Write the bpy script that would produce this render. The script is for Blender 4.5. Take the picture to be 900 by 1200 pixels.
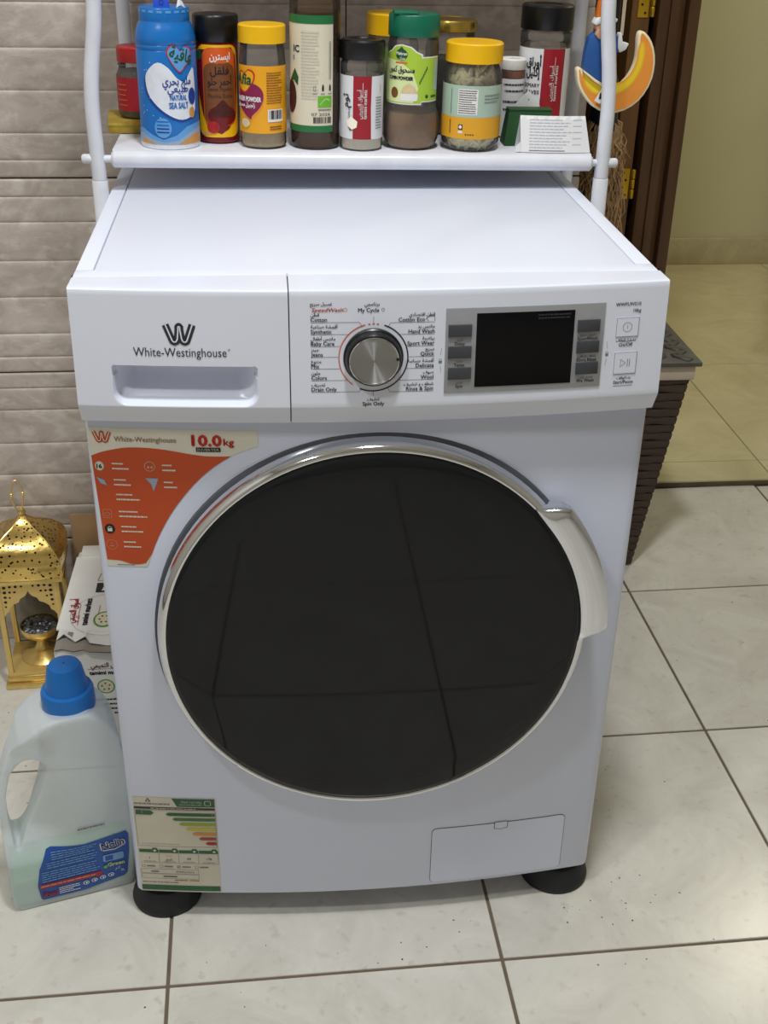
import bpy, bmesh, math, random
from mathutils import Vector, Matrix
from mathutils.geometry import tessellate_polygon
from mathutils.bvhtree import BVHTree

scene = bpy.context.scene
COL = scene.collection
for o in list(bpy.data.objects):
    bpy.data.objects.remove(o)
rnd = random.Random(7)

# ------------------------------------------------------------------ camera
CAM = Vector((-0.10383, -1.13830, 1.21503))
YAW, PITCH, ROLL, FPX = 0.10338, 0.49733, 0.01958, 1386.3
fw = Vector((math.sin(YAW) * math.cos(PITCH), math.cos(YAW) * math.cos(PITCH), -math.sin(PITCH)))
rt = Vector((math.cos(YAW), -math.sin(YAW), 0.0))
up = rt.cross(fw)
rt, up = rt * math.cos(ROLL) + up * math.sin(ROLL), -rt * math.sin(ROLL) + up * math.cos(ROLL)
cd = bpy.data.cameras.new('camera')
cam = bpy.data.objects.new('camera', cd)
COL.objects.link(cam)
cam.matrix_world = Matrix(((rt.x, up.x, -fw.x, CAM.x), (rt.y, up.y, -fw.y, CAM.y), (rt.z, up.z, -fw.z, CAM.z), (0, 0, 0, 1)))
cd.sensor_fit = 'HORIZONTAL'
cd.sensor_width = 36.0
cd.lens = FPX / 900.0 * 36.0
cd.clip_start = 0.02
scene.camera = cam

# ------------------------------------------------------------------ world, light, exposure
world = bpy.data.worlds.new('world')
world.use_nodes = True
world.node_tree.nodes['Background'].inputs[0].default_value = (0.62, 0.68, 0.80, 1)
world.node_tree.nodes['Background'].inputs[1].default_value = 0.25
scene.world = world
vs = scene.view_settings
vs.view_transform = 'Standard'
vs.look = 'None'
vs.gamma = 1.0
vs.use_curve_mapping = False
vs.exposure = 0.39
LAMP_A = dict(loc=(0.05, -0.40, 2.66), power=20.5, size=0.22)
LAMP_B = dict(loc=(-0.95, -0.95, 2.66), power=12.0, size=0.22)
LAMP_HALL = dict(loc=(1.75, 2.0, 2.5), power=9.0, size=0.25)


# ------------------------------------------------------------------ materials
def lin(c):
    return tuple(((v / 255.0) / 12.92 if v <= 10.3 else (((v / 255.0) + 0.055) / 1.055) ** 2.4) for v in c)


MATS = {}


def mat(name, rgb, rough=0.5, metal=0.0, var=0.05, scale=30.0, bump=0.0, spec=0.5, coat=0.0, aniso=0.0, stretch=(1, 1, 1), detail=3.0, sheen=0.0):
    m = bpy.data.materials.new(name)
    m.use_nodes = True
    nt = m.node_tree
    b = nt.nodes['Principled BSDF']
    b.inputs['Roughness'].default_value = rough
    b.inputs['Metallic'].default_value = metal
    b.inputs['Specular IOR Level'].default_value = spec
    b.inputs['Coat Weight'].default_value = coat
    b.inputs['Coat Roughness'].default_value = 0.06
    b.inputs['Anisotropic'].default_value = aniso
    b.inputs['Sheen Weight'].default_value = sheen
    tc = nt.nodes.new('ShaderNodeTexCoord')
    mp = nt.nodes.new('ShaderNodeMapping')
    mp.inputs['Scale'].default_value = stretch
    nz = nt.nodes.new('ShaderNodeTexNoise')
    nz.inputs['Scale'].default_value = scale
    nz.inputs['Detail'].default_value = detail
    nt.links.new(tc.outputs['Object'], mp.inputs['Vector'])
    nt.links.new(mp.outputs['Vector'], nz.inputs['Vector'])
    c = lin(rgb)
    rp = nt.nodes.new('ShaderNodeValToRGB')
    rp.color_ramp.elements[0].position = 0.25
    rp.color_ramp.elements[1].position = 0.75
    rp.color_ramp.elements[0].color = tuple(max(0, v * (1 - var)) for v in c) + (1,)
    rp.color_ramp.elements[1].color = tuple(min(1, v * (1 + var)) for v in c) + (1,)
    nt.links.new(nz.outputs['Fac'], rp.inputs['Fac'])
    nt.links.new(rp.outputs['Color'], b.inputs['Base Color'])
    if bump:
        bp = nt.nodes.new('ShaderNodeBump')
        bp.inputs['Strength'].default_value = bump
        bp.inputs['Distance'].default_value = 0.002
        nt.links.new(nz.outputs['Fac'], bp.inputs['Height'])
        nt.links.new(bp.outputs['Normal'], b.inputs['Normal'])
    MATS[name] = m
    return m


def clear(name, tint, gloss=0.06, alpha=0.0, body=(200, 200, 200)):
    """thin clear plastic or glass: see-through with a sharp reflection; alpha = how much it hides"""
    m = bpy.data.materials.new(name)
    m.use_nodes = True
    nt = m.node_tree
    nt.nodes.remove(nt.nodes['Principled BSDF'])
    out = nt.nodes['Material Output']
    tr = nt.nodes.new('ShaderNodeBsdfTransparent')
    tr.inputs[0].default_value = lin(tint) + (1,)
    gl = nt.nodes.new('ShaderNodeBsdfGlossy')
    gl.inputs['Roughness'].default_value = gloss
    df = nt.nodes.new('ShaderNodeBsdfDiffuse')
    nz = nt.nodes.new('ShaderNodeTexNoise')
    nz.inputs['Scale'].default_value = 25
    rp = nt.nodes.new('ShaderNodeValToRGB')
    c = lin(body)
    rp.color_ramp.elements[0].color = tuple(v * 0.93 for v in c) + (1,)
    rp.color_ramp.elements[1].color = tuple(min(1, v * 1.05) for v in c) + (1,)
    nt.links.new(nz.outputs['Fac'], rp.inputs['Fac'])
    nt.links.new(rp.outputs['Color'], df.inputs['Color'])
    m1 = nt.nodes.new('ShaderNodeMixShader')
    m1.inputs[0].default_value = alpha
    nt.links.new(tr.outputs[0], m1.inputs[1])
    nt.links.new(df.outputs[0], m1.inputs[2])
    fr = nt.nodes.new('ShaderNodeFresnel')
    fr.inputs['IOR'].default_value = 1.45
    m2 = nt.nodes.new('ShaderNodeMixShader')
    nt.links.new(fr.outputs[0], m2.inputs[0])
    nt.links.new(m1.outputs[0], m2.inputs[1])
    nt.links.new(gl.outputs[0], m2.inputs[2])
    nt.links.new(m2.outputs[0], out.inputs['Surface'])
    MATS[name] = m
    return m


def stone(name, base, vein, rough, scale=3.0, bump=0.0, contrast=1.0, speck=None, stretch=(1, 1, 1), objvar=0.04):
    """veined ceramic or stone in world space, slightly different for every piece"""
    m = bpy.data.materials.new(name)
    m.use_nodes = True
    nt = m.node_tree
    L = nt.links.new
    b = nt.nodes['Principled BSDF']
    b.inputs['Roughness'].default_value = rough
    geo = nt.nodes.new('ShaderNodeNewGeometry')
    oi = nt.nodes.new('ShaderNodeObjectInfo')
    mul = nt.nodes.new('ShaderNodeVectorMath')
    mul.operation = 'MULTIPLY'
    mul.inputs[1].default_value = stretch
    add = nt.nodes.new('ShaderNodeVectorMath')
    add.operation = 'ADD'
    mm = nt.nodes.new('ShaderNodeMath')
    mm.operation = 'MULTIPLY'
    mm.inputs[1].default_value = 37.0
    L(oi.outputs['Random'], mm.inputs[0])
    L(geo.outputs['Position'], mul.inputs[0])
    L(mul.outputs[0], add.inputs[0])
    L(mm.outputs[0], add.inputs[1])
    n1 = nt.nodes.new('ShaderNodeTexNoise')
    n1.inputs['Scale'].default_value = scale
    n1.inputs['Detail'].default_value = 9
    n1.inputs['Roughness'].default_value = 0.68
    n1.inputs['Distortion'].default_value = 1.2
    L(add.outputs[0], n1.inputs['Vector'])
    r1 = nt.nodes.new('ShaderNodeValToRGB')
    r1.color_ramp.elements[0].position = 0.5 - 0.2 * contrast
    r1.color_ramp.elements[1].position = 0.5 + 0.14
    r1.color_ramp.elements[0].color = lin(vein) + (1,)
    r1.color_ramp.elements[1].color = lin(base) + (1,)
    L(n1.outputs['Fac'], r1.inputs['Fac'])
    col = r1.outputs['Color']
    if speck:
        n2 = nt.nodes.new('ShaderNodeTexNoise')
        n2.inputs['Scale'].default_value = 55
        n2.inputs['Detail'].default_value = 4
        L(add.outputs[0], n2.inputs['Vector'])
        r2 = nt.nodes.new('ShaderNodeValToRGB')
        r2.color_ramp.elements[0].position = 0.60 if name != 'wall_tile' else 0.52
        r2.color_ramp.elements[1].position = 0.72 if name != 'wall_tile' else 0.66
        r2.color_ramp.elements[0].color = (0, 0, 0, 1)
        r2.color_ramp.elements[1].color = (0.55, 0.55, 0.55, 1)
        L(n2.outputs['Fac'], r2.inputs['Fac'])
        mx = nt.nodes.new('ShaderNodeMixRGB')
        mx.inputs[2].default_value = lin(speck) + (1,)
        L(r2.outputs['Color'], mx.inputs[0])
        L(col, mx.inputs[1])
        col = mx.outputs[0]
    hs = nt.nodes.new('ShaderNodeHueSaturation')
    vr = nt.nodes.new('ShaderNodeMapRange')
    vr.inputs['To Min'].default_value = 1 - objvar
    vr.inputs['To Max'].default_value = 1 + objvar
    L(oi.outputs['Random'], vr.inputs['Value'])
    L(vr.outputs[0], hs.inputs['Value'])
    L(col, hs.inputs['Color'])
    L(hs.outputs[0], b.inputs['Base Color'])
    if bump:
        bp = nt.nodes.new('ShaderNodeBump')
        bp.inputs['Strength'].default_value = bump
        bp.inputs['Distance'].default_value = 0.004
        L(n1.outputs['Fac'], bp.inputs['Height'])
        L(bp.outputs['Normal'], b.inputs['Normal'])
    MATS[name] = m
    return m


def perforated(name, rgb, scale, thr, rough=0.28):
    """brass sheet with small punched dark holes"""
    m = mat(name, rgb, rough, 1.0, 0.10, 60, 0.35)
    nt = m.node_tree
    b = nt.nodes['Principled BSDF']
    vo = nt.nodes.new('ShaderNodeTexVoronoi')
    vo.inputs['Scale'].default_value = scale
    tc = nt.nodes.new('ShaderNodeTexCoord')
    nt.links.new(tc.outputs['Object'], vo.inputs['Vector'])
    rp = nt.nodes.new('ShaderNodeValToRGB')
    rp.color_ramp.elements[0].position = thr
    rp.color_ramp.elements[1].position = thr + 0.04
    rp.color_ramp.elements[0].color = (0, 0, 0, 1)
    rp.color_ramp.elements[1].color = (1, 1, 1, 1)
    nt.links.new(vo.outputs['Distance'], rp.inputs['Fac'])
    mx = nt.nodes.new('ShaderNodeMixRGB')
    mx.inputs[1].default_value = lin((48, 34, 12)) + (1,)
    old = b.inputs['Base Color'].links[0].from_socket
    nt.links.new(rp.outputs['Color'], mx.inputs[0])
    nt.links.new(old, mx.inputs[2])
    nt.links.new(mx.outputs[0], b.inputs['Base Color'])
    return m


mat('white_plastic', (231, 236, 252), 0.26, 0, 0.012, 8)
mat('white_enamel', (216, 222, 242), 0.20, 0, 0.012, 8)
mat('white_rack', (224, 226, 236), 0.25, 0, 0.05, 40)
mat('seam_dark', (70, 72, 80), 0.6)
mat('lid_white', (231, 236, 252), 0.42, 0, 0.012, 8, spec=0.35)
mat('hatch_line', (120, 122, 130), 0.6)
mat('black_rubber', (24, 25, 30), 0.6, 0, 0.1, 60, 0.1)
mat('black_plastic', (16, 17, 22), 0.32)
mat('steel_brushed', (176, 176, 178), 0.44, 1.0, 0.10, 4, 0.0, aniso=0.95)
mat('chrome', (225, 226, 230), 0.07, 1.0, 0.02, 20)
mat('chrome_satin', (228, 230, 236), 0.11, 1.0, 0.05, 14)
mat('dark_glass', (25, 26, 29), 0.045, 0, 0.05, 6, spec=0.28)
mat('gun_metal', (166, 168, 174), 0.38, 0.45, 0.04, 90)
mat('screen_black', (5, 5, 9), 0.10, spec=0.3)
mat('button_grey', (62, 64, 70), 0.4)
mat('print_dark', (46, 46, 56), 0.6)
mat('print_black', (22, 22, 26), 0.6)
mat('print_grey', (118, 118, 126), 0.6)
mat('print_faint', (186, 190, 206), 0.7)
mat('print_orange', (222, 104, 60), 0.6)
mat('print_white', (235, 232, 228), 0.6)
mat('print_pale', (196, 160, 140), 0.6)
mat('sticker_cream', (222, 219, 205), 0.35)
mat('sticker_orange', (196, 74, 22), 0.35, 0, 0.06, 12)
mat('sticker_red', (196, 40, 36), 0.5)
mat('label_paper', (206, 200, 184), 0.55)
mat('grade_green', (38, 92, 62), 0.5)
mat('grade_leaf', (62, 116, 62), 0.5)
mat('grade_lime', (146, 164, 60), 0.5)
mat('grade_yellow', (196, 184, 62), 0.5)
mat('grade_amber', (206, 140, 60), 0.5)
mat('grade_brick', (164, 66, 46), 0.5)
mat('grade_red', (156, 34, 36), 0.5)
mat('salt_blue', (20, 112, 192), 0.28, 0, 0.05, 14)
mat('salt_deep', (12, 62, 150), 0.4)
mat('salt_pale', (96, 160, 222), 0.4)
mat('salt_white', (226, 230, 240), 0.6, 0, 0.06, 120)
mat('salt_grey', (150, 170, 196), 0.5)
mat('salt_tan', (206, 148, 72), 0.5)
mat('tag_blue', (56, 96, 214), 0.4)
mat('paprika_red', (112, 18, 24), 0.25, 0, 0.15, 40)
mat('paprika_orange', (220, 92, 28), 0.4)
mat('paprika_brown', (120, 70, 34), 0.45)
mat('paprika_dark', (70, 18, 14), 0.7, 0, 0.2, 150)
mat('jar_yellow', (246, 190, 12), 0.35, 0, 0.04, 40)
mat('label_amber', (240, 168, 26), 0.4)
mat('label_plum', (134, 24, 72), 0.45)
mat('ginger_powder', (220, 198, 154), 0.9, 0, 0.1, 160)
mat('cumin_powder', (176, 140, 102), 0.95, 0, 0.1, 160)
mat('garlic_powder', (255, 246, 228), 0.95, 0, 0.05, 160)
mat('crimson', (158, 22, 38), 0.45)
mat('jar_label_white', (228, 228, 232), 0.45)
mat('lid_black', (13, 13, 15), 0.34, 0, 0.1, 80, 0.05)
mat('lid_green', (8, 104, 78), 0.35)
mat('lid_gold', (200, 170, 80), 0.25, 0.9)
mat('lid_red', (176, 34, 32), 0.35)
mat('mehran_green', (24, 84, 44), 0.45)
mat('lime_green', (172, 206, 64), 0.45)
mat('lime_pale', (222, 236, 170), 0.45)
mat('vinegar_green', (30, 112, 60), 0.45)
mat('vinegar_liquid', (92, 54, 26), 0.12, 0, 0.2, 10)
mat('bio_green', (110, 184, 50), 0.45)
mat('oil_cream', (222, 214, 190), 0.5, 0, 0.03, 30)
mat('sage', (174, 196, 178), 0.45)
mat('mustard', (226, 164, 36), 0.45)
mat('pods', (236, 224, 184), 0.8, 0, 0.3, 90)
mat('seeds_rust', (206, 112, 58), 0.85, 0, 0.3, 220)
mat('dry_leaves', (204, 192, 168), 0.9, 0, 0.3, 200)
mat('olive_tin', (172, 146, 54), 0.5, 0.3, 0.3, 60)
mat('seed_grey', (96, 84, 74), 0.9, 0, 0.4, 300)
mat('green_card', (24, 74, 34), 0.5)
mat('paper_white', (230, 230, 232), 0.7, 0, 0.03, 30, 0.2)
mat('moon_orange', (236, 150, 60), 0.45, 0, 0.14, 14)
mat('moon_orange_mid', (238, 166, 54), 0.45, 0, 0.08, 14)
mat('moon_amber', (240, 186, 48), 0.45, 0, 0.06, 14)
mat('moon_yellow', (242, 206, 44), 0.45, 0, 0.06, 16)
mat('moon_cream', (240, 226, 190), 0.5)
mat('robe_blue', (34, 84, 150), 0.5, 0, 0.1, 30)
mat('hat_orange', (226, 120, 20), 0.5)
mat('skin_tone', (200, 150, 116), 0.55)
mat('cord_cream', (206, 192, 168), 0.8)
mat('mop_tan', (176, 142, 102), 0.95, 0, 0.25, 60)
mat('gold', (230, 202, 128), 0.24, 0.9, 0.10, 40, 0.1)
mat('gold_pale', (226, 196, 124), 0.34, 0.55, 0.06, 30)
perforated('gold_punched', (232, 200, 120), 150, 0.26, 0.2)
mat('foil_chips', (150, 152, 158), 0.35, 0.6, 0.5, 160, 0.9)
mat('hole_dark', (44, 34, 22), 0.9)
mat('carton_white', (240, 239, 236), 0.75, 0, 0.05, 14, 0.15)
mat('carton_inner', (150, 142, 132), 0.85, 0, 0.12, 20)
mat('carton_brown', (168, 136, 100), 0.85, 0, 0.06, 30)
mat('logo_red', (184, 40, 62), 0.6)
mat('melon_green', (96, 150, 60), 0.6)
mat('melon_pale', (222, 228, 196), 0.6)
mat('cap_blue', (20, 112, 196), 0.36, 0, 0.04, 30)
mat('bottle_label', (32, 84, 166), 0.35, 0, 0.05, 14)
mat('bottle_label_sky', (120, 166, 214), 0.4)
mat('bottle_liquid', (84, 192, 130), 0.3, 0, 0.05, 12)
mat('rattan', (66, 50, 42), 0.55, 0, 0.22, 24, 0.3, stretch=(1, 1, 6))
mat('rattan_lid', (84, 80, 76), 0.5, 0, 0.2, 40, 0.3)
mat('liner', (206, 190, 172), 0.85, 0, 0.06, 30, 0.2)
mat('door_wood', (88, 58, 32), 0.42, 0, 0.28, 7, 0.1, stretch=(9, 9, 0.6))
mat('door_wood_light', (118, 80, 40), 0.45, 0, 0.25, 7, 0.1, stretch=(9, 9, 0.6))
mat('hinge_brass', (214, 172, 40), 0.35, 0.7, 0.1, 40)
mat('wall_beige', (206, 200, 166), 0.8, 0, 0.02, 6)
mat('crumb_brown', (92, 80, 68), 0.9)
mat('wall_plain', (196, 192, 184), 0.8, 0, 0.03, 6)
mat('ceiling_white', (228, 226, 220), 0.85, 0, 0.02, 6)
mat('grout', (112, 98, 84), 0.9, 0, 0.15, 40)
mat('grout_wall', (70, 60, 54), 0.9, 0, 0.1, 40)
mat('grout_hall', (150, 140, 108), 0.9, 0, 0.12, 40)
mat('riser', (96, 82, 62), 0.7, 0, 0.2, 30)
stone('floor_tile', (223, 221, 213), (198, 194, 186), 0.24, 7.0, 0.02, 1.3, (192, 183, 172), objvar=0.015)
stone('hall_tile', (216, 207, 170), (194, 184, 144), 0.25, 4.0, 0.02, 1.0, objvar=0.015)
stone('skirting', (206, 196, 160), (176, 164, 128), 0.3, 5.0, 0.02)
stone('wall_tile', (208, 196, 187), (164, 151, 142), 0.36, 16.0, 0.45, 1.3, (222, 213, 204), stretch=(0.7, 1, 1), objvar=0.025)
clear('clear_plastic', (252, 251, 250), 0.07, 0.07, (228, 224, 220))
clear('clear_amber', (226, 214, 196), 0.06, 0.08, (170, 150, 130))
clear('pane_glass', (225, 226, 225), 0.05, 0.04)

# milky translucent bottle plastic
m = bpy.data.materials.new('milky_plastic')
m.use_nodes = True
nt = m.node_tree
b = nt.nodes['Principled BSDF']
b.inputs['Roughness'].default_value = 0.38
b.inputs['Base Color'].default_value = lin((212, 222, 224)) + (1,)
nz = nt.nodes.new('ShaderNodeTexNoise')
nz.inputs['Scale'].default_value = 12
rp = nt.nodes.new('ShaderNodeValToRGB')
rp.color_ramp.elements[0].color = lin((232, 240, 248)) + (1,)
rp.color_ramp.elements[1].color = lin((242, 248, 254)) + (1,)
nt.links.new(nz.outputs['Fac'], rp.inputs['Fac'])
nt.links.new(rp.outputs['Color'], b.inputs['Base Color'])
tr = nt.nodes.new('ShaderNodeBsdfTransparent')
tr.inputs[0].default_value = (0.92, 0.96, 0.96, 1)
ms = nt.nodes.new('ShaderNodeMixShader')
ms.inputs[0].default_value = 0.56
nt.links.new(tr.outputs[0], ms.inputs[1])
nt.links.new(b.outputs[0], ms.inputs[2])
nt.links.new(ms.outputs[0], nt.nodes['Material Output'].inputs['Surface'])
MATS['milky_plastic'] = m

# radial brushing for the dial face
nt = MATS['steel_brushed'].node_tree
tg = nt.nodes.new('ShaderNodeTangent')
tg.direction_type = 'RADIAL'
tg.axis = 'Y'
nt.links.new(tg.outputs[0], nt.nodes['Principled BSDF'].inputs['Tangent'])
nt.nodes['Principled BSDF'].inputs['Anisotropic Rotation'].default_value = 0.25


# ------------------------------------------------------------------ mesh helpers
class MB:
    def __init__(self):
        self.v, self.f, self.m, self.mats = [], [], [], []

    def _mi(self, mt):
        if mt is None:
            return 0
        if mt not in self.mats:
            self.mats.append(mt)
        return self.mats.index(mt)

    def add(self, verts, faces, mt=None):
        k = len(self.v)
        i = self._mi(mt)
        self.v += [tuple(p) for p in verts]
        for f in faces:
            self.f.append([k + j for j in f])
            self.m.append(i)
        return self

    def bm(self, b, mt=None):
        b.verts.index_update()
        self.add([v.co[:] for v in b.verts], [[v.index for v in f.verts] for f in b.faces], mt)
        b.free()
        return self

    def box(self, x0, x1, y0, y1, z0, z1, bev=0.0, mt=None, seg=2):
        b = bmesh.new()
        bmesh.ops.create_cube(b, size=1)
        for v in b.verts:
            v.co = Vector(((x0 + x1) / 2 + v.co.x * (x1 - x0), (y0 + y1) / 2 + v.co.y * (y1 - y0), (z0 + z1) / 2 + v.co.z * (z1 - z0)))
        if bev:
            bmesh.ops.bevel(b, geom=list(b.edges), offset=bev, segments=seg, affect='EDGES', profile=0.5)
        return self.bm(b, mt)

    def prism(self, pts, a0, a1, axis='y', bev=0.0, mt=None, seg=2):
        """polygon pts in the plane across axis, run from a0 to a1 along it"""
        b = bmesh.new()

        def P(p, a):
            return {'y': (p[0], a, p[1]), 'z': (p[0], p[1], a), 'x': (a, p[0], p[1])}[axis]
        lo = [b.verts.new(P(p, a0)) for p in pts]
        hi = [b.verts.new(P(p, a1)) for p in pts]
        n = len(pts)
        b.faces.new(lo)
        b.faces.new(hi[::-1])
        for i in range(n):
            j = (i + 1) % n
            b.faces.new((lo[i], lo[j], hi[j], hi[i]))
        bmesh.ops.recalc_face_normals(b, faces=list(b.faces))
        if bev:
            es = [e for e in b.edges if len(e.link_faces) == 2 and e.calc_face_angle(0) > 0.6]
            bmesh.ops.bevel(b, geom=es, offset=bev, segments=seg, affect='EDGES', profile=0.5)
        bmesh.ops.triangulate(b, faces=[f for f in b.faces if len(f.verts) > 4])
        return self.bm(b, mt)

    def lathe(self, prof, seg=40, axis='z', c=(0, 0, 0), mt=None, a0=0.0, a1=None):
        """profile of (radius, height); axis z up, or y with height toward the viewer (-y)"""
        full = a1 is None
        a1 = 2 * math.pi if full else a1
        n = seg if full else seg + 1
        vs_, fs = [], []
        for r, h in prof:
            for k in range(n):
                a = a0 + (a1 - a0) * k / seg
                if axis == 'z':
                    vs_.append((c[0] + r * math.cos(a), c[1] + r * math.sin(a), c[2] + h))
                else:
                    vs_.append((c[0] + r * math.cos(a), c[1] - h, c[2] + r * math.sin(a)))
        for i in range(len(prof) - 1):
            for k in range(seg):
                k2 = (k + 1) % n
                fs.append((i * n + k, i * n + k2, (i + 1) * n + k2, (i + 1) * n + k))
        return self.add(vs_, fs, mt)

    def tube(self, path, r, seg=10, mt=None, caps=True):
        path = [Vector(p) for p in path]
        rs = r if isinstance(r, (list, tuple)) else [r] * len(path)
        vs_, fs = [], []
        ref = None
        for i, p in enumerate(path):
            t = (path[min(i + 1, len(path) - 1)] - path[max(i - 1, 0)]).normalized()
            if ref is None:
                ref = Vector((1, 0, 0)) if abs(t.x) < 0.8 else Vector((0, 0, 1))
            n1 = (ref - t * ref.dot(t)).normalized()
            n2 = t.cross(n1)
            ref = n1
            for k in range(seg):
                a = 2 * math.pi * k / seg
                vs_.append(p + (n1 * math.cos(a) + n2 * math.sin(a)) * rs[i])
        for i in range(len(path) - 1):
            for k in range(seg):
                k2 = (k + 1) % seg
                fs.append((i * seg + k, i * seg + k2, (i + 1) * seg + k2, (i + 1) * seg + k))
        if caps:
            fs.append(list(range(seg))[::-1])
            fs.append([(len(path) - 1) * seg + k for k in range(seg)])
        return self.add(vs_, fs, mt)

    def mesh(self, name, default):
        me = bpy.data.meshes.new(name)
        me.from_pydata(self.v, [], self.f)
        names = self.mats or [default]
        for n in names:
            me.materials.append(MATS[n])
        if self.mats:
            me.polygons.foreach_set('material_index', self.m)
        b = bmesh.new()
        b.from_mesh(me)
        bmesh.ops.remove_doubles(b, verts=b.verts, dist=1e-6)
        bmesh.ops.recalc_face_normals(b, faces=b.faces)
        b.to_mesh(me)
        b.free()
        return me


def link(name, me, parent=None, smooth=True, ang=0.7):
    o = bpy.data.objects.new(name, me)
    COL.objects.link(o)
    if parent:
        o.parent = parent
    if smooth and me:
        me.polygons.foreach_set('use_smooth', [True] * len(me.polygons))
        me.set_sharp_from_angle(angle=ang)
    return o


def build(name, mb, mt, parent=None, smooth=True, ang=0.7):
    return link(name, mb.mesh(name, mt), parent, smooth, ang)


def tag(o, label=None, cat=None, group=None, kind=None):
    if label:
        o['label'] = label
    if cat:
        o['category'] = cat
    if group:
        o['group'] = group
    if kind:
        o['kind'] = kind
    return o


def thing(name, label, cat, loc=(0, 0, 0), rz=0.0, group=None, ry=0.0):
    o = bpy.data.objects.new(name, None)
    o.empty_display_size = 0.05
    COL.objects.link(o)
    o.location = loc
    o.rotation_euler = (0, ry, rz)
    return tag(o, label, cat, group)


def copy_tree(o, parent=None):
    c = o.copy()
    COL.objects.link(c)
    c.parent = parent
    for ch in o.children:
        copy_tree(ch, c)
    return c


# ------------------------------------------------------------------ lettering and flat print on real surfaces
AR = {}
for ch, code, n in [('ا', 0xFE8D, 2), ('أ', 0xFE83, 2), ('إ', 0xFE87, 2), ('آ', 0xFE81, 2), ('ب', 0xFE8F, 4), ('ة', 0xFE93, 2), ('ت', 0xFE95, 4),
                    ('ث', 0xFE99, 4), ('ج', 0xFE9D, 4), ('ح', 0xFEA1, 4), ('خ', 0xFEA5, 4), ('د', 0xFEA9, 2), ('ذ', 0xFEAB, 2), ('ر', 0xFEAD, 2),
                    ('ز', 0xFEAF, 2), ('س', 0xFEB1, 4), ('ش', 0xFEB5, 4), ('ص', 0xFEB9, 4), ('ض', 0xFEBD, 4), ('ط', 0xFEC1, 4), ('ظ', 0xFEC5, 4),
                    ('ع', 0xFEC9, 4), ('غ', 0xFECD, 4), ('ف', 0xFED1, 4), ('ق', 0xFED5, 4), ('ك', 0xFED9, 4), ('ل', 0xFEDD, 4), ('م', 0xFEE1, 4),
                    ('ن', 0xFEE5, 4), ('ه', 0xFEE9, 4), ('و', 0xFEED, 2), ('ى', 0xFEEF, 2), ('ي', 0xFEF1, 4), ('ء', 0xFE80, 1),
                    ('ئ', 0xFE89, 4), ('لا', 0xFEFB, 2)]:
    AR[ch] = (code, n)


def arabic(s):
    """joined letter forms in visual (left to right) order"""
    toks, i = [], 0
    while i < len(s):
        if s[i:i + 2] == 'لا':
            toks.append('لا')
            i += 2
        else:
            toks.append(s[i])
            i += 1
    out = []
    for k, t in enumerate(toks):
        if t not in AR:
            out.append(t)
            continue
        code, n = AR[t]
        prev = k > 0 and toks[k - 1] in AR and AR[toks[k - 1]][1] == 4
        nxt = n == 4 and k + 1 < len(toks) and toks[k + 1] in AR and AR[toks[k + 1]][1] > 1
        form = (3 if nxt else 1) if prev else (2 if nxt else 0)
        if form >= n:
            form = 0
        out.append(chr(code + form))
    return ''.join(out[::-1])


TXT = {}


def text_tris(body):
    if body in TXT:
        return TXT[body]
    c = bpy.data.curves.new('lettering', 'FONT')
    c.body = body
    c.resolution_u = 2
    o = bpy.data.objects.new('lettering', c)
    COL.objects.link(o)
    bpy.context.view_layer.update()
    me = bpy.data.meshes.new_from_object(o.evaluated_get(bpy.context.evaluated_depsgraph_get()))
    me.calc_loop_triangles()
    pts = [(v.co.x, v.co.y) for v in me.vertices]
    tr_ = [tuple(t.vertices) for t in me.loop_triangles]
    bpy.data.objects.remove(o)
    bpy.data.curves.remove(c)
    bpy.data.meshes.remove(me)
    TXT[body] = (pts, tr_)
    return TXT[body]


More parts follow.
